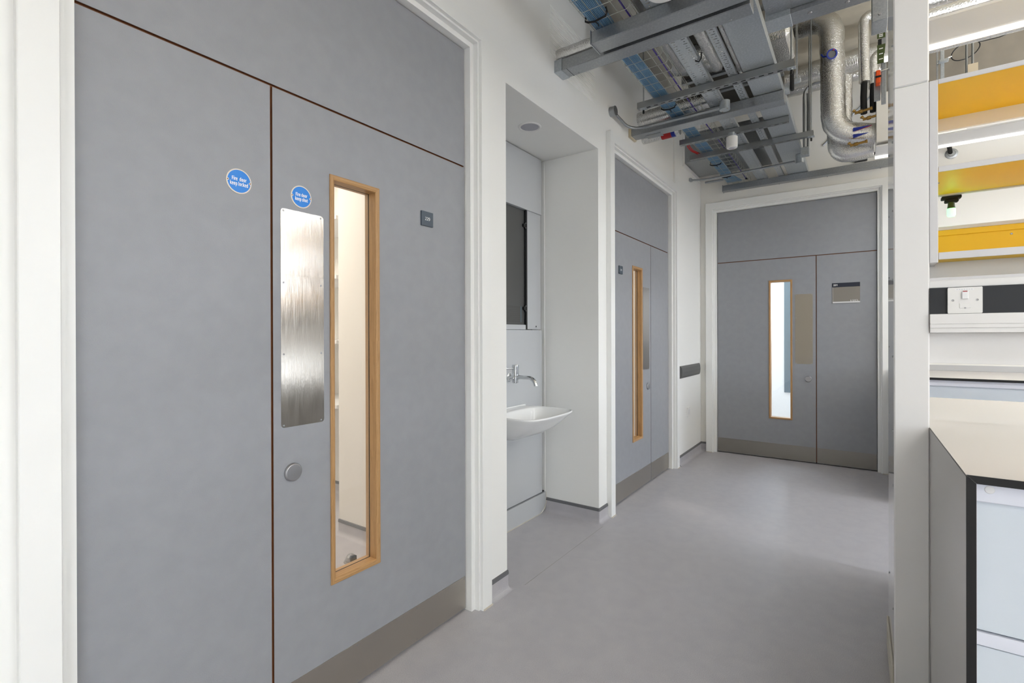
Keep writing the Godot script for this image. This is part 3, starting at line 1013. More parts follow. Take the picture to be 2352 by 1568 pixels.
# ------------------------------------------------------------------ lab bench, post and shelves on the right
func bench(called: String, label: String, x0: float, x1: float, zf: float, zb: float) -> Node3D:
	var b := thing(called, label, "lab bench")
	var y := 0.98
	var t := 0.018
	var m := MB.new()
	m.box(x0 + t + 0.0004, x1, y - t, y, zb, zf)
	m.box(x0, x0 + t + 0.0004, y - 0.0008, y, zb, zf)
	obj("worktop", m, M.worktop, b)
	m = MB.new()                                              # black core edge, mitred at the corner
	m.prism(Vector3(0, 0, zf), Vector3.RIGHT, Vector3.UP, Vector3(0, 0, 1), [Vector2(x0, y), Vector2(x0 + t, y - t), Vector2(x1, y - t), Vector2(x1, y)], 0.0025)
	obj("worktop_edge", m, M.black_core, b)
	m = MB.new()
	m.prism(Vector3(0, 0, zf), Vector3.RIGHT, Vector3.UP, Vector3(0, 0, 1), [Vector2(x0, y - 0.0012), Vector2(x0 + t - 0.0008, y - t), Vector2(x0 + t - 0.0008, 0.0), Vector2(x0, 0)], 0.0025)
	obj("panel_edge", m, M.black_core, b)
	obj("end_panel", bx(x0, x0 + t, 0.0, y - 0.0008, zb, zf, 0.0), M.end_panel, b)
	obj("top_seam", bx(x0 - 0.0002, x0, y - 0.0045, y - 0.0015, zb, zf), M.black_core, b)
	var f := zf - 0.022
	obj("top_rail", bx(x0 + t, x1, 0.918, y - t, f - 0.02, f + 0.006, 0.002), M.bench_rail, b)
	obj("screw_cap", lt(Vector3(x0 + t + 0.024, 0.948, f + 0.006), Vector3(0, 0, 1), [Vector2(0.009, 0), Vector2(0.008, 0.0015), Vector2(0, 0.002)], 24), M.satin_white, b)
	var w := 0.90
	var k := 0
	while x0 + t + 0.004 + k * w < x1 - 0.1:
		var a := x0 + t + 0.002 + k * w
		var e := minf(a + w - 0.003, x1)
		obj("cupboard_door", bx(a, e, 0.622, 0.9175, f - 0.022, f - 0.004, 0.001), M.bench_front, b)
		var dr := obj("drawer_front", bx(a, e, 0.10, 0.585, f - 0.022, f - 0.004, 0.001), M.bench_front, b)
		obj("grip_lip", bx(a, e, 0.588, 0.618, f - 0.022, f + 0.0, 0.001), M.bench_rail, dr)
		k += 1
	obj("carcass", bx(x0 + t, x1, 0.09, 0.955, zb + 0.05, f - 0.024), M.bench_rail, b)
	obj("plinth", bx(x0 + t, x1, 0.0, 0.09, zb + 0.08, f - 0.07), M.cap_grey, b)
	return b

func bench_side() -> void:
	bench("lab_bench", "near white lab bench with black-edged worktop and grey end panel", 0.201, 3.0, -1.517, -3.286)
	var fb := bench("lab_bench", "far lab bench with black worktop edge seen through the gap under the trunking", 0.26, 4.2, -4.80, -5.785)
	obj("wall_upstand", bx(0.26, 4.2, 0.98, 1.03, -5.787, -5.770, 0.001), M.upstand_grey, fb)
	# white glossy service post at the end of the bench
	var p := thing("service_post", "tall white glossy post at the end of the near bench", "post")
	obj("lower_casing", bx(0.103, 0.2008, 0.0, 2.170, -2.60, -2.21, 0.004), M.gloss_white, p)
	obj("upper_casing", bx(0.1035, 0.2003, 2.1712, TOP, -2.60, -2.2105, 0.004), M.gloss_white, p)
	obj("floor_trim", bx(0.096, 0.103, 0.0, 0.12, -2.60, -2.215, 0.002), M.sealant, p)
	for y in [0.30, 0.75, 0.95, 1.22, 1.50, 1.75, 2.0, 2.35]:
		for z in [-2.27, -2.53]:
			obj("screw", lt(Vector3(0.103, y + (0.03 if z < -2.4 else 0.0), z), Vector3.LEFT, [Vector2(0.0042, 0), Vector2(0.0035, 0.002), Vector2(0, 0.0022)], 10), M.strut_steel, p)
	# trunking along the middle of the bench
	var t := thing("bench_trunking", "white service trunking with dark strip running along the middle of the near bench", "trunking")
	var x0 := 0.201
	var x1 := 2.95
	var bp := bx(0.2238, x1, 1.494, 1.5566, -2.57, -2.32)
	bp.box(x0, 0.2238, 1.494, 1.5445, -2.57, -2.32)
	obj("back_panel_upper", bp, M.gloss_white, t)
	obj("top_lip", bx(x0, x1, 1.483, 1.494, -2.57, -2.224, 0.0008), M.alu_white, t)
	obj("upper_cover", bx(x0, x1, 1.4585, 1.483, -2.57, -2.2145, 0.001), M.gloss_white, t)
	obj("dark_strip", bx(x0, x1, 1.369, 1.4585, -2.57, -2.208), M.trunk_dark, t)
	obj("lower_cover", bx(x0, x1, 1.335, 1.369, -2.57, -2.200, 0.001), M.gloss_white, t)
	obj("ledge", bx(x0, x1, 1.322, 1.335, -2.57, -2.2015, 0.0008), M.gloss_white, t)
	obj("bottom_lip", bx(x0, x1, 1.306, 1.322, -2.57, -2.204, 0.0008), M.gloss_white, t)
	obj("modesty_panel", bx(x0, x1, 1.200, 1.306, -2.50, -2.255, 0.001), M.gloss_white, t)
	obj("end_leg", bx(2.90, 2.95, 0.98, 1.20, -2.5, -2.3), M.satin_white, t)
	# fused spur
	var s := thing("fused_spur", "white fused spur switch on the dark trunking strip by the post", "switch", Vector3(0.2895, 1.4135, -2.208))
	var m := MB.new()
	m.prism(Vector3.ZERO, Vector3.RIGHT, Vector3.UP, Vector3(0, 0, 1), rrect(-0.043, 0.043, -0.0435, 0.043, 0.003), 0.008)
	obj("plate", m, M.plastic_white, s)
	obj("label_strip", bx(-0.024, 0.022, 0.0335, 0.0385, 0.008, 0.0085), M.letter_white, s)
	for k in 7:
		obj("print_mark", bx(-0.021 + k * 0.006, -0.0175 + k * 0.006, 0.0356, 0.0368, 0.0085, 0.0087), M.grille_grey, s)
	obj("rocker", bx(-0.0085, 0.0085, 0.003, 0.030, 0.008, 0.013, 0.002), M.letter_white, s)
	obj("neon", bx(-0.0055, 0.0055, 0.0275, 0.0305, 0.0125, 0.0136), M.label_red, s)
	obj("fuse_carrier", bx(-0.0135, 0.0145, -0.0265, -0.0105, 0.008, 0.0095, 0.001), M.plastic_white, s)
	obj("carrier_screw", lt(Vector3(0.0005, -0.0255, 0.0094), Vector3(0, 0, 1), [Vector2(0.003, 0), Vector2(0, 0.0006)], 10), M.satin_steel, s)
	for x in [-0.03015, 0.03015]:
		obj("screw", lt(Vector3(x, 0.0, 0.008), Vector3(0, 0, 1), [Vector2(0.0037, 0), Vector2(0.0033, 0.001), Vector2(0.0015, 0.0005), Vector2(0, 0.0005)], 12), M.satin_steel, s)
	# shelf unit
	var u := thing("shelf_unit", "reagent shelves with white edges and yellow undersides above the bench", "shelving")
	obj("upright", bx(0.201, 0.2235, 1.545, 2.168, -2.60, -2.2105, 0.0015), M.alu_white, u)
	x0 = 0.2245
	var i := 0
	for q in [[2.153, 2.169], [1.853, 1.872], [1.555, 1.579]]:
		var sh := obj("shelf", bx(x0, x1, q[0], q[1], -2.2150, -2.2115, 0.001), M.alu_white, u)
		obj("yellow_board", bx(x0, x1, q[0] + 0.002, q[1] - 0.002, -2.585, -2.2150), M.yellow, sh)
		if i == 0:
			obj("rear_lip", bx(x0, x1, 2.107, 2.168, -2.60, -2.585), M.gloss_white, sh)
		elif i == 1:
			obj("rear_lip", bx(x0, x1, q[0] - 0.003, q[1], -2.60, -2.585), M.alu_white, sh)
		else:
			obj("rear_panel", bx(x0, x1, 1.56, 1.712, -2.60, -2.585), M.yellow, sh)
			obj("rear_fold", bx(x0, x1, 1.690, 1.712, -2.585, -2.580, 0.001), M.yellow, sh)
			obj("rear_cap", bx(x0, x1, 1.712, 1.726, -2.602, -2.578, 0.001), M.alu_white, sh)
			for x in [0.47, 1.2]:
				obj("screw", lt(Vector3(x, 1.676, -2.585), Vector3(0, 0, 1), [Vector2(0.004, 0), Vector2(0.003, 0.002), Vector2(0, 0.002)], 10), M.satin_steel, sh)
		i += 1
	obj("shelf_pin", tb([Vector3(0.2235, 1.836, -2.30), Vector3(0.236, 1.836, -2.30)], 0.0025, 6), M.satin_steel, u)
	# green indicator lamp
	var g := thing("indicator_lamp", "small glowing green lamp on a black bracket under the middle shelf", "lamp", Vector3(0.3025, 1.848, -2.602))
	obj("bracket", bx(-0.030, 0.030, -0.012, 0.0, -0.02, 0.012, 0.002), M.rubber_black, g)
	obj("bracket_lug", bx(-0.020, 0.022, -0.025, -0.012, -0.018, 0.010, 0.003), M.rubber_black, g)
	obj("collar", lt(Vector3(0, -0.025, 0), Vector3.DOWN, [Vector2(0.010, 0), Vector2(0.011, 0.012), Vector2(0.0125, 0.024), Vector2(0, 0.024)], 20), M.label_green, g)
	obj("lens", lt(Vector3(0, -0.049, 0), Vector3.DOWN, [Vector2(0.0125, 0), Vector2(0.0135, 0.004), Vector2(0.0135, 0.026), Vector2(0.011, 0.032), Vector2(0, 0.034)], 20), M.green_glow, g)
	var ol := OmniLight3D.new()
	ol.name = "lamp_light"
	ol.light_color = Color(0.4, 1.0, 0.5)
	ol.light_energy = 0.003
	ol.light_size = 0.012
	ol.omni_range = 10.0
	ol.omni_attenuation = 2.0
	ol.shadow_enabled = true
	ol.position = Vector3(0, -0.065, 0)
	g.add_child(ol)
	# lab ceiling lamps: flat rafts with a light strip along the rear edge
	var zs := [-4.82, -3.12, -1.42, 0.28, 1.98, 3.68]
	var lb := ["far white ceiling raft with a bright light strip, behind the shelves", "near white ceiling raft with a bright light strip, above the shelves", "white ceiling raft with light strip over the camera side of bench", "white ceiling raft with light strip right of the camera", "white ceiling raft with light strip behind the camera", "white ceiling raft with light strip by the back windows"]
	for k in zs.size():
		var z: float = zs[k]
		var l := thing("light_raft", lb[k], "ceiling light", Vector3(0.11 if k < 2 else 1.1, 2.70, z))
		var far := 6.4 if k < 2 else 5.4
		obj("raft", bx(0.0, far, 0.0, 0.012, 0.0, 0.24, 0.001), M.satin_white, l)
		obj("diffuser", bx(0.0, far, -0.008, 0.02, -0.045, -0.0005, 0.001), M.led_glow, l)
		obj("up_diffuser", bx(0.3, far - 0.3, 0.0125, 0.026, 0.09, 0.15, 0.001), M.led_glow, l)
		var share: float = [0.78, 1.0, 0.85, 0.85, 0.85, 0.85][k]
		area(Vector3(far / 2, -0.012, -0.0225), far, 0.04, LED_DOWN * share, LED_TINT, l)
		area(Vector3(far / 2, 0.030, 0.12), far - 0.6, 0.05, LED_UP, LED_TINT, l, PI / 2)
		for x in [0.15, far - 0.15]:
			obj("hanger", tb([Vector3(x, 0.012, 0.12), Vector3(x, TOP - 2.70, 0.12)], 0.004, 6), M.strut_steel, l)

# ------------------------------------------------------------------ ceiling services
func strut(label: String, x0: float, x1: float, z: float, rods: Array) -> void:
	var s := thing("support_strut", label, "support strut")
	var y := 2.884
	z *= 1.0154
	x0 *= 1.0154
	x1 *= 1.0154
	var m := MB.new()
	var cnt := int((x1 - x0) / 0.05)
	strut_face(m, x0, x1, y, z, cnt)
	m.box(x0, x1, y, y + 0.041, z + 0.0185, z + 0.0205)
	m.box(x0, x1, y, y + 0.041, z - 0.0205, z - 0.0185)
	m.box(x0, x1, y + 0.039, y + 0.041, z + 0.011, z + 0.0185)
	m.box(x0, x1, y + 0.039, y + 0.041, z - 0.0185, z - 0.011)
	obj("channel", m, M.strut_steel, s)
	for x in rods:
		obj("threaded_rod", tb([Vector3(x, y - 0.018, z), Vector3(x, TOP, z)], 0.005, 8), M.galvanised, s)
		obj("washer", bx(x - 0.022, x + 0.022, y - 0.005, y, z - 0.02, z + 0.02, 0.001), M.galvanised_pale, s)
		obj("nut", lt(Vector3(x, y - 0.005, z), Vector3.DOWN, [Vector2(0.010, 0), Vector2(0.010, 0.009), Vector2(0, 0.009)], 6), M.galvanised_pale, s)
		obj("rod_cap", lt(Vector3(x, y - 0.012, z), Vector3.DOWN, [Vector2(0.007, 0), Vector2(0.007, 0.022), Vector2(0.004, 0.026), Vector2(0, 0.026)], 10), M.black_plastic, s)

func strut_face(m: MB, x0: float, x1: float, y: float, z: float, cnt: int) -> void:
	var p := (x1 - x0) / cnt
	for f in [0.0, 0.002]:
		m.punched(Vector3(x0, y + f, z - 0.0205), Vector3.RIGHT, Vector3(0, 0, 1), cnt, p, 0.041, [[p * 0.22, p * 0.78, 0.0145, 0.0265]])

func trunk(label: String, x0: float, x1: float, z0: float, z1: float, y0: float, y1: float, left_cap: bool) -> Node3D:
	var t := thing("steel_trunking", label, "cable trunking")
	obj("trough", bx(x0, x1, y0 + 0.0, y1, z0, z1, 0.0015), M.galvanised, t)
	obj("lid", bx(x0 + 0.06, x1 - 0.01, y0 - 0.0015, y0, z0 + 0.003, z1 - 0.003), M.galvanised, t)
	if left_cap:
		obj("end_flange", bx(x0 - 0.002, x0 + 0.002, y0 - 0.006, y1 + 0.006, z0 - 0.006, z1 + 0.006, 0.001), M.galvanised, t)
	var n := int((x1 - x0) / 0.42) + 1
	for k in n:
		obj("lid_screw", lt(Vector3(x0 + 0.12 + k * 0.42, y0 - 0.0015, (z0 + z1) / 2 - 0.03), Vector3.DOWN, [Vector2(0.006, 0), Vector2(0.005, 0.003), Vector2(0.002, 0.002), Vector2(0, 0.002)], 10), M.strut_steel, t)
	return t

func foil(label: String, path: Array, r, bendr := 0.1, cat := "pipe", sides := 20) -> MeshInstance3D:
	var o := obj("foil_wrapped_pipe", tb(bend(path, bendr, 0.035, 10), r, sides, 0.035, taken.size()), M.foil)
	tag(o, label, cat)
	return o

func ceiling_services() -> void:
	# cross trunkings
	var t := trunk("long steel trunking crossing from left wall, the first with a wall collar", XW, -0.415, -2.644, -2.548, 2.861, 2.925, false)
	obj("wall_collar", bx(XW, XW + 0.05, 2.857, 2.930, -2.648, -2.543, 0.002), M.galvanised_pale, t)
	obj("lid_joint", bx(-1.395, -1.392, 2.8592, 2.861, -2.644, -2.548), M.gap_black, t)
	trunk("short steel trunking nearest the camera, just before the wall-collared one", -1.170, -0.415, -2.518, -2.409, 2.861, 2.925, true)
	t = trunk("steel trunking from the left wall beside the bent conduit", XW, -0.40, -3.81, -3.71, 2.861, 2.925, false)
	obj("wall_collar", bx(XW, XW + 0.02, 2.852, 2.935, -3.82, -3.70, 0.002), M.card_cream, t)
	obj("cover_plate", bx(-1.36, -1.24, 2.856, 2.8612, -3.83, -3.76), M.galvanised, t)
	t = trunk("steel trunking fixed along the end wall above the double door", -1.208, 0.24, -5.785, -5.715, 2.865, 2.925, true)
	# struts
	strut("slotted strut between the first two trunkings, its rod ends capped", -1.245, -0.302, -3.30, [-1.225, -0.322])
	strut("slotted strut just beyond the trunking with the bent conduit, carrying the white sensor", -1.20, -0.415, -4.13, [])
	strut("slotted strut farthest along the corridor, beyond the sensor", -1.228, -0.285, -4.53, [-0.305])
	# wire basket with cables
	var b := thing("wire_basket_tray", "wire mesh basket tray carrying blue cables along the corridor ceiling", "cable tray")
	var x0 := -1.140
	var x1 := -0.915
	var proto: MeshInstance3D = null
	var k := 0
	var z := -1.25
	while z > -5.77:
		if proto == null:
			proto = obj("cross_wire", tb([Vector3(x0, 2.955, 0), Vector3(x0, 2.91, 0), Vector3(x0 + 0.006, 2.904, 0), Vector3(x1 - 0.012, 2.904, 0), Vector3(x1, 2.914, 0), Vector3(x1, 2.955, 0)], 0.0017, 6), M.wire_zinc, b)
			proto.position.z = z
		else:
			var c := MeshInstance3D.new()
			c.name = "cross_wire"
			c.mesh = proto.mesh
			c.material_override = M.wire_zinc
			c.position.z = z
			b.add_child(c, true)
		z -= 0.10
	for q in [[x0 - 0.002, 2.953], [x0 - 0.002, 2.93], [x0 + 0.004, 2.9075], [x0 + 0.055, 2.9075], [x0 + 0.11, 2.9075], [x0 + 0.165, 2.9075], [x1 - 0.012, 2.9085], [x1 + 0.002, 2.932], [x1 + 0.002, 2.953]]:
		obj("long_wire", tb([Vector3(q[0], q[1], -1.2), Vector3(q[0], q[1], -5.775)], 0.0017, 6), M.wire_zinc, b)
	var rng := RandomNumberGenerator.new()
	rng.seed = 5
	for i in 26:
		var path := []
		var cx := x0 + 0.0115 + (i % 13) * 0.0073
		var cy := 2.9137 + (i / 13) * 0.0075
		var col := float(i % 13) / 13.0
		var row := float(i / 13)
		var zz := -1.2
		while zz > -5.7:
			var w := 0.0034 * sin(zz * 2.3 + row) + 0.0018 * sin(zz * 6.1 + row * 2.0)
			var open := clampf((zz + 2.5) / 1.0, 0.0, 1.0)
			var endw := clampf((-5.45 - zz) / 0.25, 0.0, 1.0)
			path.append(Vector3(cx + w + open * 0.035 * col * (1.5 if row > 0 else 0.8) + endw * 0.05 * col, cy + row * open * 0.006 + 0.0002 * rng.randf(), zz))
			zz -= 0.09
		tag(obj("data_cable", tb(path, 0.0029, 6), M.cable_blue), "pale blue data cable in the bundle lying in the wire basket", "cable", "blue cables in the wire basket")
	for q in [[-2.33, 0.105, "black tie round the blue cables before the first trunking"], [-3.55, 0.085, "black tie round the blue cables behind the bent conduit"], [-4.98, 0.085, "black tie round the blue cables beyond the far strut"], [-5.42, 0.09, "black tie round the blue cables nearest the end wall"]]:
		var zt: float = q[0]
		var m := MB.new()
		m.tube([Vector3(x0 - 0.003, 2.932, zt), Vector3(x0 - 0.004, 2.908, zt), Vector3(x0 + 0.012, 2.8985, zt), Vector3(x0 + 0.045, 2.8965, zt - 0.008), Vector3(x0 + q[1], 2.900, zt - 0.004), Vector3(x0 + q[1] + 0.012, 2.914, zt), Vector3(x0 + q[1] + 0.008, 2.936, zt + 0.01)], 0.0052, 8)
		m.tube([Vector3(x0 + 0.045, 2.897, zt - 0.008), Vector3(x0 + 0.052, 2.894, zt - 0.03), Vector3(x0 + 0.048, 2.893, zt - 0.05)], 0.003, 6)
		tag(obj("cable_tie", m, M.black_plastic), q[2], "cable tie")
	var pth := []
	z = -1.2
	while z > -5.66:
		pth.append(Vector3(x1 - 0.030 + 0.006 * sin(z * 2.2), 2.914, z))
		z -= 0.12
	tag(obj("purple_cable", tb(pth, 0.0042, 8), M.cable_purple), "single purple cable along the right side of the wire basket", "cable")
	tag(obj("purple_cable_end", lt(pth[pth.size() - 1], Vector3(0.3, 0, -1), [Vector2(0.0, 0), Vector2(0.010, 0.002), Vector2(0.010, 0.03), Vector2(0, 0.032)], 10), M.black_plastic), "black cap on the far end of the purple cable", "cable end")
	for o in get_children():
		var nm := str(o.name)
		if nm.begins_with("wire_basket") or nm.begins_with("data_cable") or nm.begins_with("cable_tie") or nm.begins_with("purple_cable"):
			o.position += Vector3(-0.0178, 0.027, 0)
	for i in 2:
		tag(obj("red_cable", tb(bend([Vector3(-1.20 + i * 0.016, 2.95, -4.25), Vector3(-1.205 + i * 0.016, 2.915, -4.42), Vector3(-1.165, 2.93 + i * 0.014, -4.66)], 0.08, 0.03), 0.005, 8), M.cable_red), ["red cable looping down left of the blue bundle, outer of two", "red cable looping down left of the blue bundle, inner of two"][i], "cable")
	# perforated trays
	var tr := thing("perforated_tray", "wide perforated steel tray with two rows of slots", "cable tray")
	var m := MB.new()
	var n := 82
	tr.position = Vector3(-0.0139, 0.027, 0)
	m.punched(Vector3(-0.853, 2.9015, -5.778), Vector3(0, 0, 1), Vector3.RIGHT, n, 0.05, 0.101, [[0.008, 0.0135, 0.012, 0.034], [0.008, 0.0135, 0.067, 0.089], [0.031, 0.038, 0.019, 0.027], [0.031, 0.038, 0.074, 0.082]])
	m.box(-0.853, -0.8515, 2.9015, 2.925, -5.778, -5.778 + n * 0.05)
	m.box(-0.7535, -0.752, 2.9015, 2.925, -5.778, -5.778 + n * 0.05)
	obj("perforated_plate", m, M.galvanised_pale, tr)
	tr = thing("perforated_tray", "narrow perforated steel tray beside the closed duct", "cable tray")
	m = MB.new()
	tr.position = Vector3(-0.0109, 0.027, 0)
	m.punched(Vector3(-0.656, 2.9015, -5.778), Vector3(0, 0, 1), Vector3.RIGHT, n, 0.05, 0.049, [[0.008, 0.0135, 0.012, 0.036], [0.031, 0.0375, 0.010, 0.017], [0.031, 0.0375, 0.031, 0.038]])
	m.box(-0.656, -0.6545, 2.9015, 2.92, -5.778, -5.778 + n * 0.05)
	m.box(-0.6085, -0.607, 2.9015, 2.92, -5.778, -5.778 + n * 0.05)
	obj("perforated_plate", m, M.galvanised_pale, tr)
	m = MB.new()
	m.tube([Vector3(-0.775, 2.899, -2.97), Vector3(-0.757, 2.893, -2.985), Vector3(-0.742, 2.905, -2.975), Vector3(-0.735, 2.93, -2.955)], 0.004, 6)
	tag(obj("cable_tie", m, M.black_plastic), "black tie on the edge of the wide perforated tray", "cable tie").position = Vector3(-0.0139, 0.027, -0.05)
	# closed duct tray with side bars
	var du := thing("closed_tray_duct", "broad closed steel duct along the corridor ceiling, right of the perforated trays", "duct")
	du.position = Vector3(-0.0085, 0.027, 0)
	for seg in [[-1.3, -2.62], [-2.62, -3.69], [-3.69, -4.6], [-4.6, -5.778]]:
		obj("base_sheet", bx(-0.572, -0.41, 2.9015, 2.904, seg[1] + 0.0015, seg[0] - 0.0015), M.galvanised_pale, du)
	obj("side_rail", bx(-0.412, -0.400, 2.9015, 2.955, -5.778, -1.3, 0.001), M.galvanised_pale, du)
	obj("side_rail", bx(-0.574, -0.572, 2.9015, 2.955, -5.778, -1.3, 0.0005), M.galvanised, du)
	# conduits with round boxes
	var c := thing("conduit_run", "steel conduit bending from a round box on left wall to sensor box", "conduit")
	obj("conduit", tb(bend([Vector3(XW + 0.035, 2.905, -3.375), Vector3(-1.44, 2.885, -3.66), Vector3(-0.79, 2.885, -3.664)], 0.13, 0.03), 0.0105, 12), M.galvanised, c)
	obj("round_box", lt(Vector3(XW, 2.925, -3.355), Vector3.RIGHT, [Vector2(0.034, 0), Vector2(0.034, 0.036), Vector2(0.035, 0.037), Vector2(0.035, 0.042), Vector2(0.0, 0.043)], 28), M.galvanised, c)
	obj("round_box", lt(Vector3(-0.758, 2.926, -3.664), Vector3.DOWN, [Vector2(0.034, 0), Vector2(0.034, 0.053), Vector2(0.035, 0.054), Vector2(0.035, 0.060), Vector2(0.0, 0.061)], 28), M.galvanised_pale, c)
	for s in [-0.02, 0.02]:
		obj("box_screw", lt(Vector3(-0.758 + s, 2.8655, -3.664 + s), Vector3.DOWN, [Vector2(0.004, 0), Vector2(0, 0.002)], 8), M.brass, c)
	c = thing("conduit_run", "straight steel conduit crossing below the trays near the end wall", "conduit")
	obj("conduit", tb(bend([Vector3(XW + 0.018, 2.935, -5.345), Vector3(-1.28, 2.902, -5.315), Vector3(-0.47, 2.878, -5.16)], 0.06, 0.04), 0.0105, 12), M.galvanised, c)
	obj("saddle", bx(XW + 0.018, XW + 0.045, 2.92, 2.952, -5.37, -5.32, 0.004), M.galvanised, c)
	obj("round_box", lt(Vector3(-0.43, 2.9265, -5.15), Vector3.DOWN, [Vector2(0.034, 0), Vector2(0.034, 0.070), Vector2(0.035, 0.072), Vector2(0.035, 0.077), Vector2(0.0, 0.078)], 28), M.galvanised_pale, c)
	c = thing("conduit_run", "short conduit stub with clip under the baskets by end wall", "conduit")
	obj("conduit", tb([Vector3(-1.36, 2.955, -5.60), Vector3(-1.175, 2.955, -5.60)], 0.011, 10), M.galvanised, c)
	# white sensor below the strut
	var s2 := thing("presence_sensor", "small white cylindrical sensor hanging under a strut", "sensor", Vector3(-0.815, 2.884, -4.193))
	obj("mount", lt(Vector3.ZERO, Vector3.DOWN, [Vector2(0.031, -0.01), Vector2(0.031, 0.02)], 28), M.galvanised_pale, s2)
	obj("housing", lt(Vector3(0, -0.018, 0), Vector3.DOWN, [Vector2(0.036, 0), Vector2(0.0415, 0.003), Vector2(0.0415, 0.078), Vector2(0.040, 0.081), Vector2(0.040, 0.084), Vector2(0.039, 0.088), Vector2(0.024, 0.090)], 32), M.plastic_white, s2)
	obj("lens", lt(Vector3(0, -0.107, 0), Vector3.DOWN, [Vector2(0.025, 0), Vector2(0.018, 0.005), Vector2(0, 0.007)], 24), M.grille_grey, s2)
	# round white fitting at the top edge of the picture
	var rd := thing("round_ceiling_fitting", "round white ceiling fitting cut off by the top edge of the photo", "ceiling fitting", Vector3(-0.715, 2.875, -2.215))
	obj("cover", lt(Vector3.ZERO, Vector3.DOWN, [Vector2(0.060, -0.03), Vector2(0.082, -0.005), Vector2(0.084, 0.004), Vector2(0.082, 0.022), Vector2(0.074, 0.030), Vector2(0.0, 0.034)], 40), M.plastic_white, rd)
	obj("backing", lt(Vector3(0, 0.03, 0), Vector3.UP, [Vector2(0.05, 0), Vector2(0.05, 0.20), Vector2(0, 0.20)], 20), M.galvanised, rd)
	# big duct through the left wall near the end
	var wd := thing("wall_duct", "grey sheet steel duct passing through left wall above the corner", "duct")
	obj("casing", bx(XW - 0.14, -0.60, 3.055, 3.345, -5.695, -5.135, 0.002), M.galvanised, wd)
	obj("wall_frame", bx_ring_z(XW + 0.018, 0.012, 3.012, 3.39, -5.75, -5.095, 0.04), M.white_paint, wd)
	obj("corner_seam", bx(-1.02, -1.012, 3.05, 3.35, -5.70, -5.13), M.strut_steel, wd)
	# foil pipes above the trays
	foil("foil pipe running between the two perforated trays", [Vector3(-0.712, 2.985, -1.4), Vector3(-0.712, 2.985, -3.25)], 0.040, 0.12)
	foil("thin foil pipe between the narrow perforated tray and the closed duct", [Vector3(-0.601, 2.962, -1.5), Vector3(-0.601, 2.962, -3.4)], 0.016, 0.1)
	foil("foil pipe lying above the right side of the wire basket", [Vector3(-0.925, 3.02, -1.3), Vector3(-0.925, 3.02, -3.2)], 0.036, 0.1)
	foil("foil pipe crossing above the basket just past the first trunking", [Vector3(XW, 3.20, -3.02), Vector3(-0.75, 3.20, -3.02)], 0.055)
	foil("second foil pipe crossing above the basket, next to another", [Vector3(XW, 3.22, -3.15), Vector3(-0.75, 3.22, -3.15)], 0.055)
	foil("fat foil duct above the basket behind the first strut", [Vector3(-1.06, 3.19, -3.42), Vector3(-0.92, 3.19, -3.50), Vector3(-0.75, 3.19, -3.55)], 0.095, 0.06)
	foil("foil stub coming out of left wall over the first trunking", [Vector3(XW, 2.975, -2.60), Vector3(-1.20, 2.975, -2.60)], 0.042)
	foil("foil pipe coming out of the left wall behind the bent conduit", [Vector3(XW, 3.07, -3.93), Vector3(-0.85, 3.09, -3.93)], 0.058)
	var fl := foil("foil pipe out of left wall with red and blue flow label", [Vector3(XW, 2.945, -4.02), Vector3(-1.172, 2.955, -4.02)], 0.045)
	obj("red_label", tb([Vector3(-1.315, 2.950, -4.02), Vector3(-1.235, 2.952, -4.02)], 0.0475, 20), M.label_red, fl)
	obj("blue_label", tb([Vector3(-1.235, 2.952, -4.02), Vector3(-1.205, 2.953, -4.02)], 0.0475, 20), M.label_blue, fl)
	# wide sheet duct high above the trays
	var hd := thing("high_level_duct", "big dull steel duct high above the cable trays, below the slab", "duct")
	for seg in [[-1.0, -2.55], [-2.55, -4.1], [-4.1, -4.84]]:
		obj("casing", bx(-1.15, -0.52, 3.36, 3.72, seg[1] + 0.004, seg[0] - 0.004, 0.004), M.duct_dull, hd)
	for zf in [-2.55, -4.1]:
		obj("flange", bx(-1.175, -0.495, 3.337, 3.745, zf - 0.02, zf + 0.02, 0.002), M.galvanised, hd)
	for zf in [-1.6, -3.4, -4.35]:
		for xx in [-1.19, -0.48]:
			obj("hanger", tb([Vector3(xx, 3.33, zf), Vector3(xx, TOP, zf)], 0.005, 8), M.galvanised, hd)
		obj("bearer", bx(-1.20, -0.47, 3.318, 3.3345, zf - 0.02, zf + 0.02, 0.001), M.galvanised, hd)
	# blocky foil duct right of the closed duct
	m = MB.new()
	m.box(-0.62, -0.34, 3.115, 3.27, -3.76, -3.40, 0.02)
	tag(obj("foil_wrapped_duct", m, M.foil), "foil-wrapped square duct above the right edge of closed duct", "duct")
	# flat plate and channel at the top right of the corridor
	var pl := thing("steel_gantry", "bolted steel plate and channel at the top of the corridor beside the closed duct", "steel bracket")
	obj("plate", bx(-0.372, 0.02, 2.884, 2.89, -2.742, -2.36), M.satin_steel if false else M.galvanised, pl)
	obj("plate_joint", bx(-0.262, -0.259, 2.8825, 2.884, -2.742, -2.36), M.strut_steel, pl)
	obj("channel", bx(-0.372, 0.06, 2.86, 2.905, -2.852, -2.745, 0.0015), M.galvanised, pl)
	obj("joint_sleeve", bx(-0.378, -0.268, 2.857, 2.909, -2.856, -2.738, 0.001), M.galvanised_pale, pl)
	for q in [[-0.19, -2.79], [-0.04, -2.80]]:
		obj("bolt", lt(Vector3(q[0], 2.86, q[1]), Vector3.DOWN, [Vector2(0.010, 0), Vector2(0.009, 0.003), Vector2(0.005, 0.004), Vector2(0, 0.003)], 12), M.satin_steel, pl)
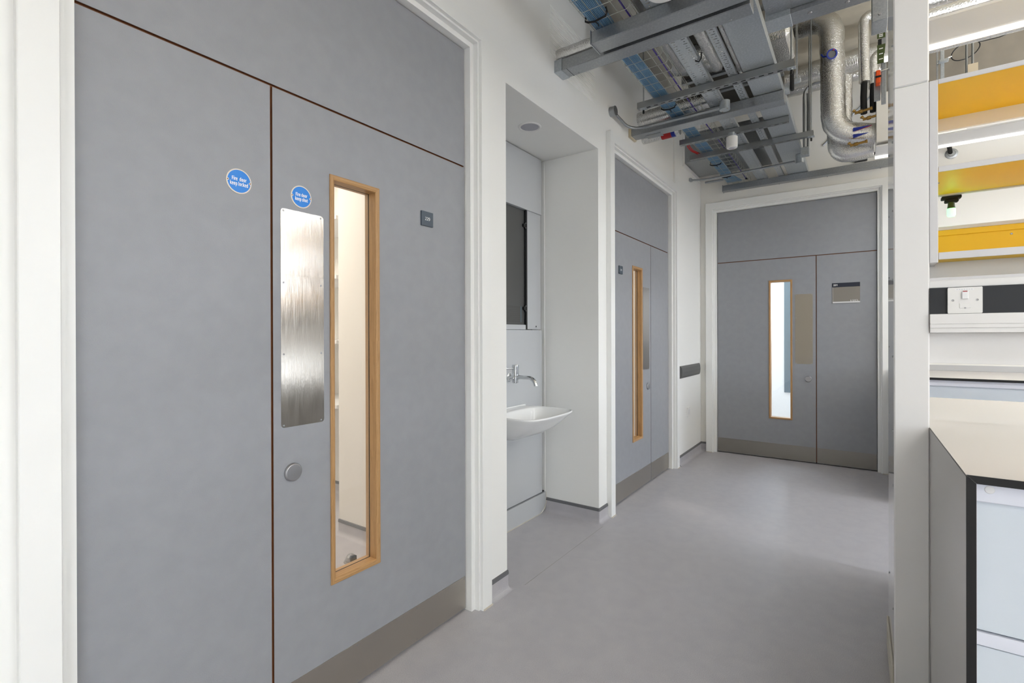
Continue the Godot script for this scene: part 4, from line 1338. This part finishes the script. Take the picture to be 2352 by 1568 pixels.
	for q in [[-0.35, -2.50], [-0.35, -2.56], [-0.35, -2.62], [-0.31, -2.66], [-0.35, -2.68], [-0.33, -2.70], [-0.24, -2.64], [-0.24, -2.52]]:
		obj("rivet", lt(Vector3(q[0], 2.884, q[1]), Vector3.DOWN, [Vector2(0.004, 0), Vector2(0.003, 0.002), Vector2(0, 0.002)], 8), M.satin_steel, pl)
	obj("hanger", tb([Vector3(-0.30, 2.905, -2.80), Vector3(-0.30, TOP, -2.80)], 0.006, 8), M.galvanised, pl)
	var dr := thing("trunking_drop", "vertical grey trunking drop beside the white post", "cable trunking")
	obj("casing", bx(0.058, 0.122, 2.86, TOP, -3.195, -3.055, 0.002), M.galvanised, dr)
	obj("bolt", lt(Vector3(0.09, 2.89, -3.055), Vector3(0, 0, 1), [Vector2(0.008, 0), Vector2(0.006, 0.005), Vector2(0, 0.005)], 6), M.satin_steel, dr)
	# pipes at the right of the corridor
	foil("thick upright foil duct with an elbow at its foot, right of the trays", [Vector3(-0.46, 3.86, -4.75), Vector3(-0.168, 3.81, -4.65), Vector3(-0.158, 2.885, -4.65), Vector3(0.112, 2.83, -4.70)], 0.084, 0.16, "duct", 28)
	foil("foil duct elbow ending low behind the thick upright foil duct", [Vector3(-0.118, 3.40, -4.87), Vector3(-0.128, 2.785, -4.87), Vector3(0.10, 2.80, -4.87)], 0.084, 0.10, "duct", 24)
	foil("foil pipe passing level behind the thick upright foil duct", [Vector3(-0.59, 3.60, -5.10), Vector3(-0.27, 3.62, -5.10), Vector3(0.40, 3.64, -5.10)], 0.088, 0.1, "duct")
	foil("slim foil pipe with an elbow at the top, right of the thick duct", [Vector3(0.24, 3.72, -4.62), Vector3(0.036, 3.72, -4.62), Vector3(0.042, 3.22, -4.62)], 0.035, 0.06)
	foil("slimmest foil pipe with an elbow, behind the green labels", [Vector3(0.24, 3.45, -4.70), Vector3(0.10, 3.45, -4.70), Vector3(0.098, 3.19, -4.70)], 0.030, 0.06)
	var hv := [["black insulated hose above the brass valves, left of the two", 0.040, 3.235], ["black insulated hose above the brass valves, right of the two", 0.098, 3.20]]
	for q in hv:
		tag(obj("insulated_hose", tb([Vector3(q[1], q[2], -4.64), Vector3(q[1] - 0.004, 3.12, -4.64), Vector3(q[1] - 0.002, 2.99, -4.64)], 0.022, 14), M.rubber_black), q[0], "hose")
	var bv := [["upper brass valve beside the ceiling raft end", 2.985, -0.02], ["lower brass valve under the black hoses", 2.925, 0.03], ["brass pipe fitting below the foil elbow's blue label", 2.745, -0.05]]
	for q in bv:
		var v := thing("brass_valve", q[0], "valve", Vector3(0, q[1], -4.58))
		obj("body", lt(Vector3(q[2], 0, 0), Vector3(1, 0.12, 0), [Vector2(0.0, 0), Vector2(0.010, 0), Vector2(0.010, 0.025), Vector2(0.014, 0.027), Vector2(0.014, 0.05), Vector2(0.009, 0.052), Vector2(0.009, 0.095), Vector2(0.013, 0.097), Vector2(0.013, 0.11), Vector2(0.0, 0.11)], 12), M.brass, v)
		obj("stem", lt(Vector3(q[2] + 0.01, 0.005, 0), Vector3(-0.7, 0.6, 0.2), [Vector2(0.007, 0), Vector2(0.007, 0.014), Vector2(0.011, 0.015), Vector2(0.011, 0.028), Vector2(0, 0.03)], 10), M.brass, v)
	var sp := thing("pipe_strap", "black rubber strip with a steel clamp at the edge of the closed duct", "strap")
	obj("rubber", bx(-0.372, -0.348, 2.935, 3.06, -3.80, -3.765, 0.006), M.rubber_black, sp)
	obj("clamp", lt(Vector3(-0.40, 2.945, -3.78), Vector3.RIGHT, [Vector2(0.0, 0), Vector2(0.028, 0), Vector2(0.028, 0.026), Vector2(0, 0.026)], 16), M.galvanised_pale, sp)
	# damper quadrant on the thick duct
	var dq := thing("damper_handle", "blue ring damper handle on the thick foil duct", "damper", Vector3(-0.172, 3.475, -4.568))
	obj("boss", lt(Vector3.ZERO, Vector3(0.35, -0.25, 0.9), [Vector2(0.036, -0.02), Vector2(0.036, 0.02), Vector2(0.030, 0.022)], 24), M.grille_grey, dq)
	obj("ring", lt(Vector3.ZERO, Vector3(0.35, -0.25, 0.9), [Vector2(0.038, 0.018), Vector2(0.038, 0.028), Vector2(0.028, 0.030), Vector2(0.026, 0.02)], 24), M.label_blue, dq)
	obj("dial", lt(Vector3.ZERO, Vector3(0.35, -0.25, 0.9), [Vector2(0.027, 0.022), Vector2(0.0, 0.024)], 20), M.bump_grey, dq)
	obj("pointer", lt(Vector3(0.02, 0.018, 0.032), Vector3(0.35, -0.25, 0.9), [Vector2(0.006, 0), Vector2(0.005, 0.004), Vector2(0, 0.005)], 8), M.label_red, dq)
	obj("lever", tb([Vector3(-0.025, -0.012, 0.02), Vector3(-0.05, -0.005, 0.012), Vector3(-0.062, 0.018, 0.01)], 0.006, 8), M.label_blue, dq)
	# flow label on the elbow
	var el := thing("flow_label", "blue and red flow label on the foil elbow by the raft end", "label", Vector3(-0.03, 2.845, -4.585))
	m = MB.new()
	m.prism(Vector3(0, 0.018, 0), Vector3.RIGHT, Vector3.UP, Vector3(0, 0, 1), [Vector2(0, -0.014), Vector2(0.115, 0.010), Vector2(0, 0.016)], 0.003)
	m.prism(Vector3(0, -0.03, 0), Vector3.RIGHT, Vector3.UP, Vector3(0, 0, 1), [Vector2(0, -0.016), Vector2(0.10, 0.006), Vector2(0, 0.014)], 0.003)
	obj("blue_print", m, M.label_blue, el)
	m = MB.new()
	m.prism(Vector3(0, 0.010, 0.0005), Vector3.RIGHT, Vector3.UP, Vector3(0, 0, 1), [Vector2(0.0, -0.010), Vector2(0.115, 0.014), Vector2(0.115, 0.020)], 0.002)
	obj("red_print", m, M.label_red, el)
	# raft plenum whose end faces the corridor
	var pb := thing("chilled_beam_box", "cream steel box on the far ceiling raft, fed by the foil ducts", "ventilation unit")
	obj("casing", bx(0.112, 0.62, 2.732, 3.09, -4.80, -4.565, 0.003), M.cream_wall, pb)
	# labels, actuator and rail by the post
	var gi := 0
	for q in [[3.225, 3.262, "green label plate under the trunking drop, upper one"], [3.062, 3.182, "green label plate with white print lines, lower one"]]:
		var g := thing("label_plate", q[2], "label")
		obj("plate", bx(0.103, 0.146, q[0], q[1], -4.004, -4.0), M.label_green, g)
		for j in 3:
			obj("print_line", bx(0.113, 0.134, q[0] + (q[1] - q[0]) * (0.2 + j * 0.28), q[0] + (q[1] - q[0]) * (0.2 + j * 0.28) + 0.005, -4.0, -3.9992), M.letter_white, g)
		gi += 1
	var pk := thing("label_bracket", "dark bracket holding the green label plates", "bracket")
	obj("arm", bx(0.108, 0.148, 3.182, 3.222, -4.06, -4.006), M.rubber_black, pk)
	obj("back_rail", bx(0.125, 0.150, 2.80, TOP, -4.03, -4.006, 0.002), M.galvanised, pk)
	var ac := thing("actuator", "orange valve actuator beside the slim foil pipes", "actuator")
	obj("housing", bx(0.096, 0.121, 2.94, 3.022, -4.06, -4.0, 0.004), M.orange, ac)
	obj("lever", bx(0.094, 0.124, 2.972, 2.982, -4.0, -3.992), M.rubber_black, ac)
	obj("base", bx(0.088, 0.122, 2.85, 3.04, -4.08, -4.06), M.galvanised, ac)
	obj("rod", tb([Vector3(0.12, 3.01, -4.0), Vector3(0.16, 3.016, -4.0)], 0.004, 8), M.chrome, ac)
	# surface sockets and conduits on the end wall
	var so := thing("metal_socket", "grey metal-clad double socket high on the end wall", "socket", Vector3(0.022, 2.995, ZE))
	obj("box", bx(-0.052, 0.052, -0.042, 0.042, 0, 0.045, 0.004), M.bump_grey, so)
	for x in [-0.024, 0.024]:
		obj("rocker", bx(x - 0.010, x + 0.010, 0.006, 0.03, 0.045, 0.049, 0.001), M.plastic_white, so)
		obj("shutter", bx(x - 0.012, x + 0.012, -0.026, -0.008, 0.045, 0.0465, 0.001), M.plastic_white, so)
	obj("conduit", tb([Vector3(0.052, 0.005, 0.02), Vector3(0.16, 0.012, 0.02)], 0.010, 8), M.galvanised, so)
	obj("bush", lt(Vector3(0.10, 0.008, 0.02), Vector3.RIGHT, [Vector2(0.0, 0), Vector2(0.016, 0), Vector2(0.016, 0.022), Vector2(0, 0.022)], 10), M.rubber_black, so)
	c = thing("conduit_run", "upright pair of steel conduits dropping right of the closed duct", "conduit")
	obj("conduit", tb(bend([Vector3(-0.22, 3.47, -4.99), Vector3(-0.384, 3.47, -4.99), Vector3(-0.384, 2.92, -4.99)], 0.1, 0.04), 0.0105, 10), M.galvanised, c)
	obj("conduit", tb([Vector3(-0.356, 3.40, -5.0), Vector3(-0.356, 2.93, -5.0)], 0.0105, 10), M.galvanised, c)
	obj("junction_box", bx(-0.41, -0.345, 2.86, 2.93, -5.03, -4.96, 0.004), M.galvanised_pale, c)
	tag(obj("threaded_rod", tb([Vector3(-0.342, TOP, -4.95), Vector3(-0.342, 3.0, -4.95)], 0.0055, 8), M.galvanised), "thin hanging rod just left of the thick foil duct", "rod")
	for q in [["galvanised hanger rail behind the foil square duct", -0.345, 3.02, TOP, -3.86]]:
		var h := thing("hanger_rail", q[0], "hanger")
		obj("rail", bx(q[1], q[1] + 0.012, q[2], q[3], q[4], q[4] + 0.012), M.galvanised, h)
		obj("clamp", bx(q[1] - 0.015, q[1] + 0.03, q[2] - 0.01, q[2] + 0.015, q[4] - 0.01, q[4] + 0.02, 0.003), M.galvanised_pale, h)
	# diagonal lever arm bracket right of duct, and pipes under slab at the end
	tag(obj("wall_brace", tb([Vector3(-0.284, 3.177, -5.783), Vector3(0.109, 3.57, -5.783)], 0.008, 8), M.galvanised_pale), "slanting galvanised brace on the end wall behind the thick foil duct", "brace")
	foil("foil pipe under the slab near the end wall", [Vector3(XW + 0.018, 3.66, -5.45), Vector3(0.2, 3.66, -5.45)], 0.06)
	# above the near raft in the lab
	foil("foil duct above the near raft, right of the post", [Vector3(0.15, 3.14, -3.55), Vector3(1.6, 3.14, -3.55)], 0.09, 0.1, "duct")
	foil("slim foil pipe directly above the near raft", [Vector3(0.15, 2.99, -3.42), Vector3(1.6, 2.99, -3.42)], 0.035)
	foil("foil pipe just behind the near raft's light strip", [Vector3(0.15, 2.73, -3.235), Vector3(2.2, 2.73, -3.235)], 0.020)
	c = thing("hanging_strut", "upright slotted strut with a rod clamp, right of the post", "support strut")
	obj("rail", bx(0.438, 0.456, 2.90, TOP, -4.22, -4.20), M.galvanised_pale, c)
	obj("rail", bx(0.418, 0.426, 2.90, TOP, -4.22, -4.20), M.galvanised, c)
	obj("clamp", bx(0.425, 0.475, 3.045, 3.062, -4.20, -4.17, 0.003), M.galvanised_pale, c)
	obj("clamp_bolt", tb([Vector3(0.42, 3.05, -4.19), Vector3(0.49, 3.075, -4.19)], 0.004, 8), M.chrome, c)
	c = thing("twin_hanger", "pair of thin upright steel rods behind the top shelf", "hanger")
	for x in [0.562, 0.590]:
		obj("rod", tb([Vector3(x, 2.92, -4.2), Vector3(x, TOP, -4.2)], 0.0065, 8), M.strut_steel, c)
	tag(obj("card_tag", bx(0.566, 0.614, 2.94, 2.995, -4.19, -4.187), M.card_cream), "cream card tag beside the twin rods behind the top shelf", "tag")
	var loop := []
	for j in 33:
		var a := TAU * j / 32.0
		loop.append(Vector3(0.562 + 0.068 * cos(a), 3.108 + 0.040 * sin(a) + 0.012 * cos(a), -4.24 + 0.03 * sin(a)))
	m = MB.new()
	m.tube(loop, 0.0032, 6)
	m.tube([Vector3(0.56, 3.148, -4.21), Vector3(0.64, 3.132, -4.22), Vector3(0.72, 3.14, -4.24), Vector3(0.85, 3.18, -4.26), Vector3(1.0, 3.26, -4.28)], 0.0032, 6)
	tag(obj("cable_loop", m, M.black_plastic), "loop of thin black cable hanging behind the top shelf", "cable")
	c = thing("flexible_conduit", "black flexible conduit entering a round plate on the far lab wall", "conduit")
	obj("hose", tb(bend([Vector3(0.54, 2.985, -5.70), Vector3(0.64, 2.96, -5.66), Vector3(0.668, 2.895, -5.785)], 0.05, 0.01), 0.016, 12, 0.0), M.rubber_black, c)
	obj("wall_plate", lt(Vector3(0.675, 2.893, ZE), Vector3(0, 0, 1), [Vector2(0.046, 0), Vector2(0.044, 0.006), Vector2(0.028, 0.010), Vector2(0.022, 0.018), Vector2(0, 0.018)], 28), M.galvanised, c)

func bx_ring_z(x: float, t: float, y0: float, y1: float, z0: float, z1: float, w: float) -> MB:
	var m := MB.new()
	m.box(x, x + t, y0, y1, z0, z0 + w)
	m.box(x, x + t, y0, y1, z1 - w, z1)
	m.box(x, x + t, y0, y0 + w, z0 + w, z1 - w)
	m.box(x, x + t, y1 - w, y1, z0 + w, z1 - w)
	return m

# ------------------------------------------------------------------ rooms behind the doors
func ceiling_panel(label: String, at: Vector3, sx: float, sz: float, energy: float, tint := Color(1.0, 0.96, 0.90)) -> void:
	var p := thing("ceiling_light_panel", label, "ceiling light", at)
	obj("frame", bx_ring_h(sx, sz), M.satin_white, p)
	obj("light_diffuser", bx(-sx / 2 + 0.02, sx / 2 - 0.02, 0.0, 0.01, -sz / 2 + 0.02, sz / 2 - 0.02), M.panel_glow, p)
	area(Vector3(0, -0.006, 0), sx - 0.06, sz - 0.06, energy, tint, p)

func bx_ring_h(sx: float, sz: float) -> MB:
	var m := MB.new()
	m.box(-sx / 2, sx / 2, -0.006, 0.02, -sz / 2, -sz / 2 + 0.02)
	m.box(-sx / 2, sx / 2, -0.006, 0.02, sz / 2 - 0.02, sz / 2)
	m.box(-sx / 2, -sx / 2 + 0.02, -0.006, 0.02, -sz / 2 + 0.02, sz / 2 - 0.02)
	m.box(sx / 2 - 0.02, sx / 2, -0.006, 0.02, -sz / 2 + 0.02, sz / 2 - 0.02)
	return m

func beyond_rooms() -> void:
	# store behind door 1
	var w := MB.new()
	w.box(-5.0, -1.625, 2.75, 2.85, -2.75, 1.2)
	struct_(obj("ceiling_store", w, M.white_paint), "white ceiling of the store behind the nearest door")
	w = MB.new()
	w.box(-2.80, -1.626, 0.0, 2.75, -2.019, -2.0)
	w.box(-2.80, -2.72, 0.0, 2.75, -2.61, -2.019)
	w.box(-5.0, -2.80, 0.0, 2.75, -2.61, -2.51)
	w.box(-5.0, -4.9, 0.0, 2.75, -2.51, 1.2)
	w.box(-4.9, -1.625, 0.0, 2.75, 1.1, 1.2)
	struct_(obj("wall_store", w, M.cream_wall), "cream walls of the store behind the nearest door")
	skirt_z("store", -2.0, -1.66, -2.80)
	skirt_z("store_recess", -2.51, -2.80, -4.8)
	var shelf_y := [0.795, 1.245, 1.700, 2.115]
	for i in 4:
		var s := thing("store_shelf", ["lowest white shelf seen through the nearest door's slot window", "second lowest white shelf seen through the nearest door's slot window", "third white shelf up seen through the nearest door's slot window", "topmost white shelf seen through the nearest door's slot window"][i], "shelf")
		obj("board", bx(-4.85, -2.965, shelf_y[i], shelf_y[i] + 0.026, -2.51, -2.10, 0.001), M.satin_white, s)
		obj("bracket", bx(-3.06, -3.04, shelf_y[i] - 0.05, shelf_y[i], -2.51, -2.22), M.satin_white, s)
	var ds := thing("door_stop_dome", "small half-dome door stop on the store floor behind the nearest door", "door stop", Vector3(-2.40, 0, -1.79))
	obj("dome", lt(Vector3.ZERO, Vector3.UP, [Vector2(0.03, 0), Vector2(0.03, 0.015), Vector2(0.025, 0.03), Vector2(0.014, 0.042), Vector2(0, 0.046)], 20), M.satin_steel, ds)
	obj("rubber_pad", bx(0.012, 0.033, 0.008, 0.038, -0.02, 0.02, 0.004), M.rubber_black, ds)
	obj("base", lt(Vector3.ZERO, Vector3.UP, [Vector2(0.04, 0), Vector2(0.038, 0.004), Vector2(0.03, 0.005)], 20), M.satin_steel, ds)
	ceiling_panel("square light panel in the store ceiling behind the nearest door", Vector3(-3.5, 2.735, -1.1), 0.6, 1.2, 5.5)
	# room behind door 2
	w = MB.new()
	w.box(-4.5, -1.625, 2.75, 2.85, -5.94, -3.25)
	struct_(obj("ceiling_second_room", w, M.white_paint), "white ceiling of the room behind the second door")
	w = MB.new()
	w.box(-4.5, -2.20, 0.0, 2.75, -3.35, -3.25)
	w.box(-4.6, -4.5, 0.0, 2.75, -5.94, -3.25)
	w.box(-4.5, -1.625, 0.0, 2.75, -5.94, -5.84)
	struct_(obj("wall_second_room", w, M.cream_wall), "cream walls of the room behind the second door")
	ceiling_panel("square light panel in the ceiling behind the second door", Vector3(-3.0, 2.735, -4.6), 1.2, 0.6, 3.0)
	# bright room behind the end door
	w = MB.new()
	w.box(-3.2, 3.0, 0.0, 0.42, -8.75, -8.6)
	w.box(-3.2, 3.0, 3.2, TOP, -8.75, -8.6)
	w.box(-3.2, -0.93, 0.42, 3.2, -8.75, -8.6)
	w.box(2.0, 3.0, 0.42, 3.2, -8.75, -8.6)
	w.box(-3.3, -3.2, 0.0, TOP, -8.75, -5.94)
	w.box(3.0, 3.1, 0.0, TOP, -8.75, -5.94)
	struct_(obj("wall_end_room", w, M.white_paint), "white walls of the bright room behind the end door")
	var wn := Node3D.new()
	wn.name = "window_3"
	add_child(wn)
	struct_(wn, "blue-grey framed window in the bright room behind the end door")
	for x in [-0.93, 0.5, 1.94]:
		obj("window_frame", bx(x, x + 0.085, 0.42, 3.2, -8.70, -8.58, 0.004), M.frame_blue_grey, wn)
	for y in [0.42, 3.13]:
		obj("window_frame", bx(-0.845, 1.94, y, y + 0.07, -8.69, -8.585, 0.004), M.frame_blue_grey, wn)
	ceiling_panel("large light panel in the ceiling of bright room behind end door", Vector3(-1.2, 2.9, -7.3), 1.8, 1.2, 7.0, Color(0.86, 0.94, 1.0))
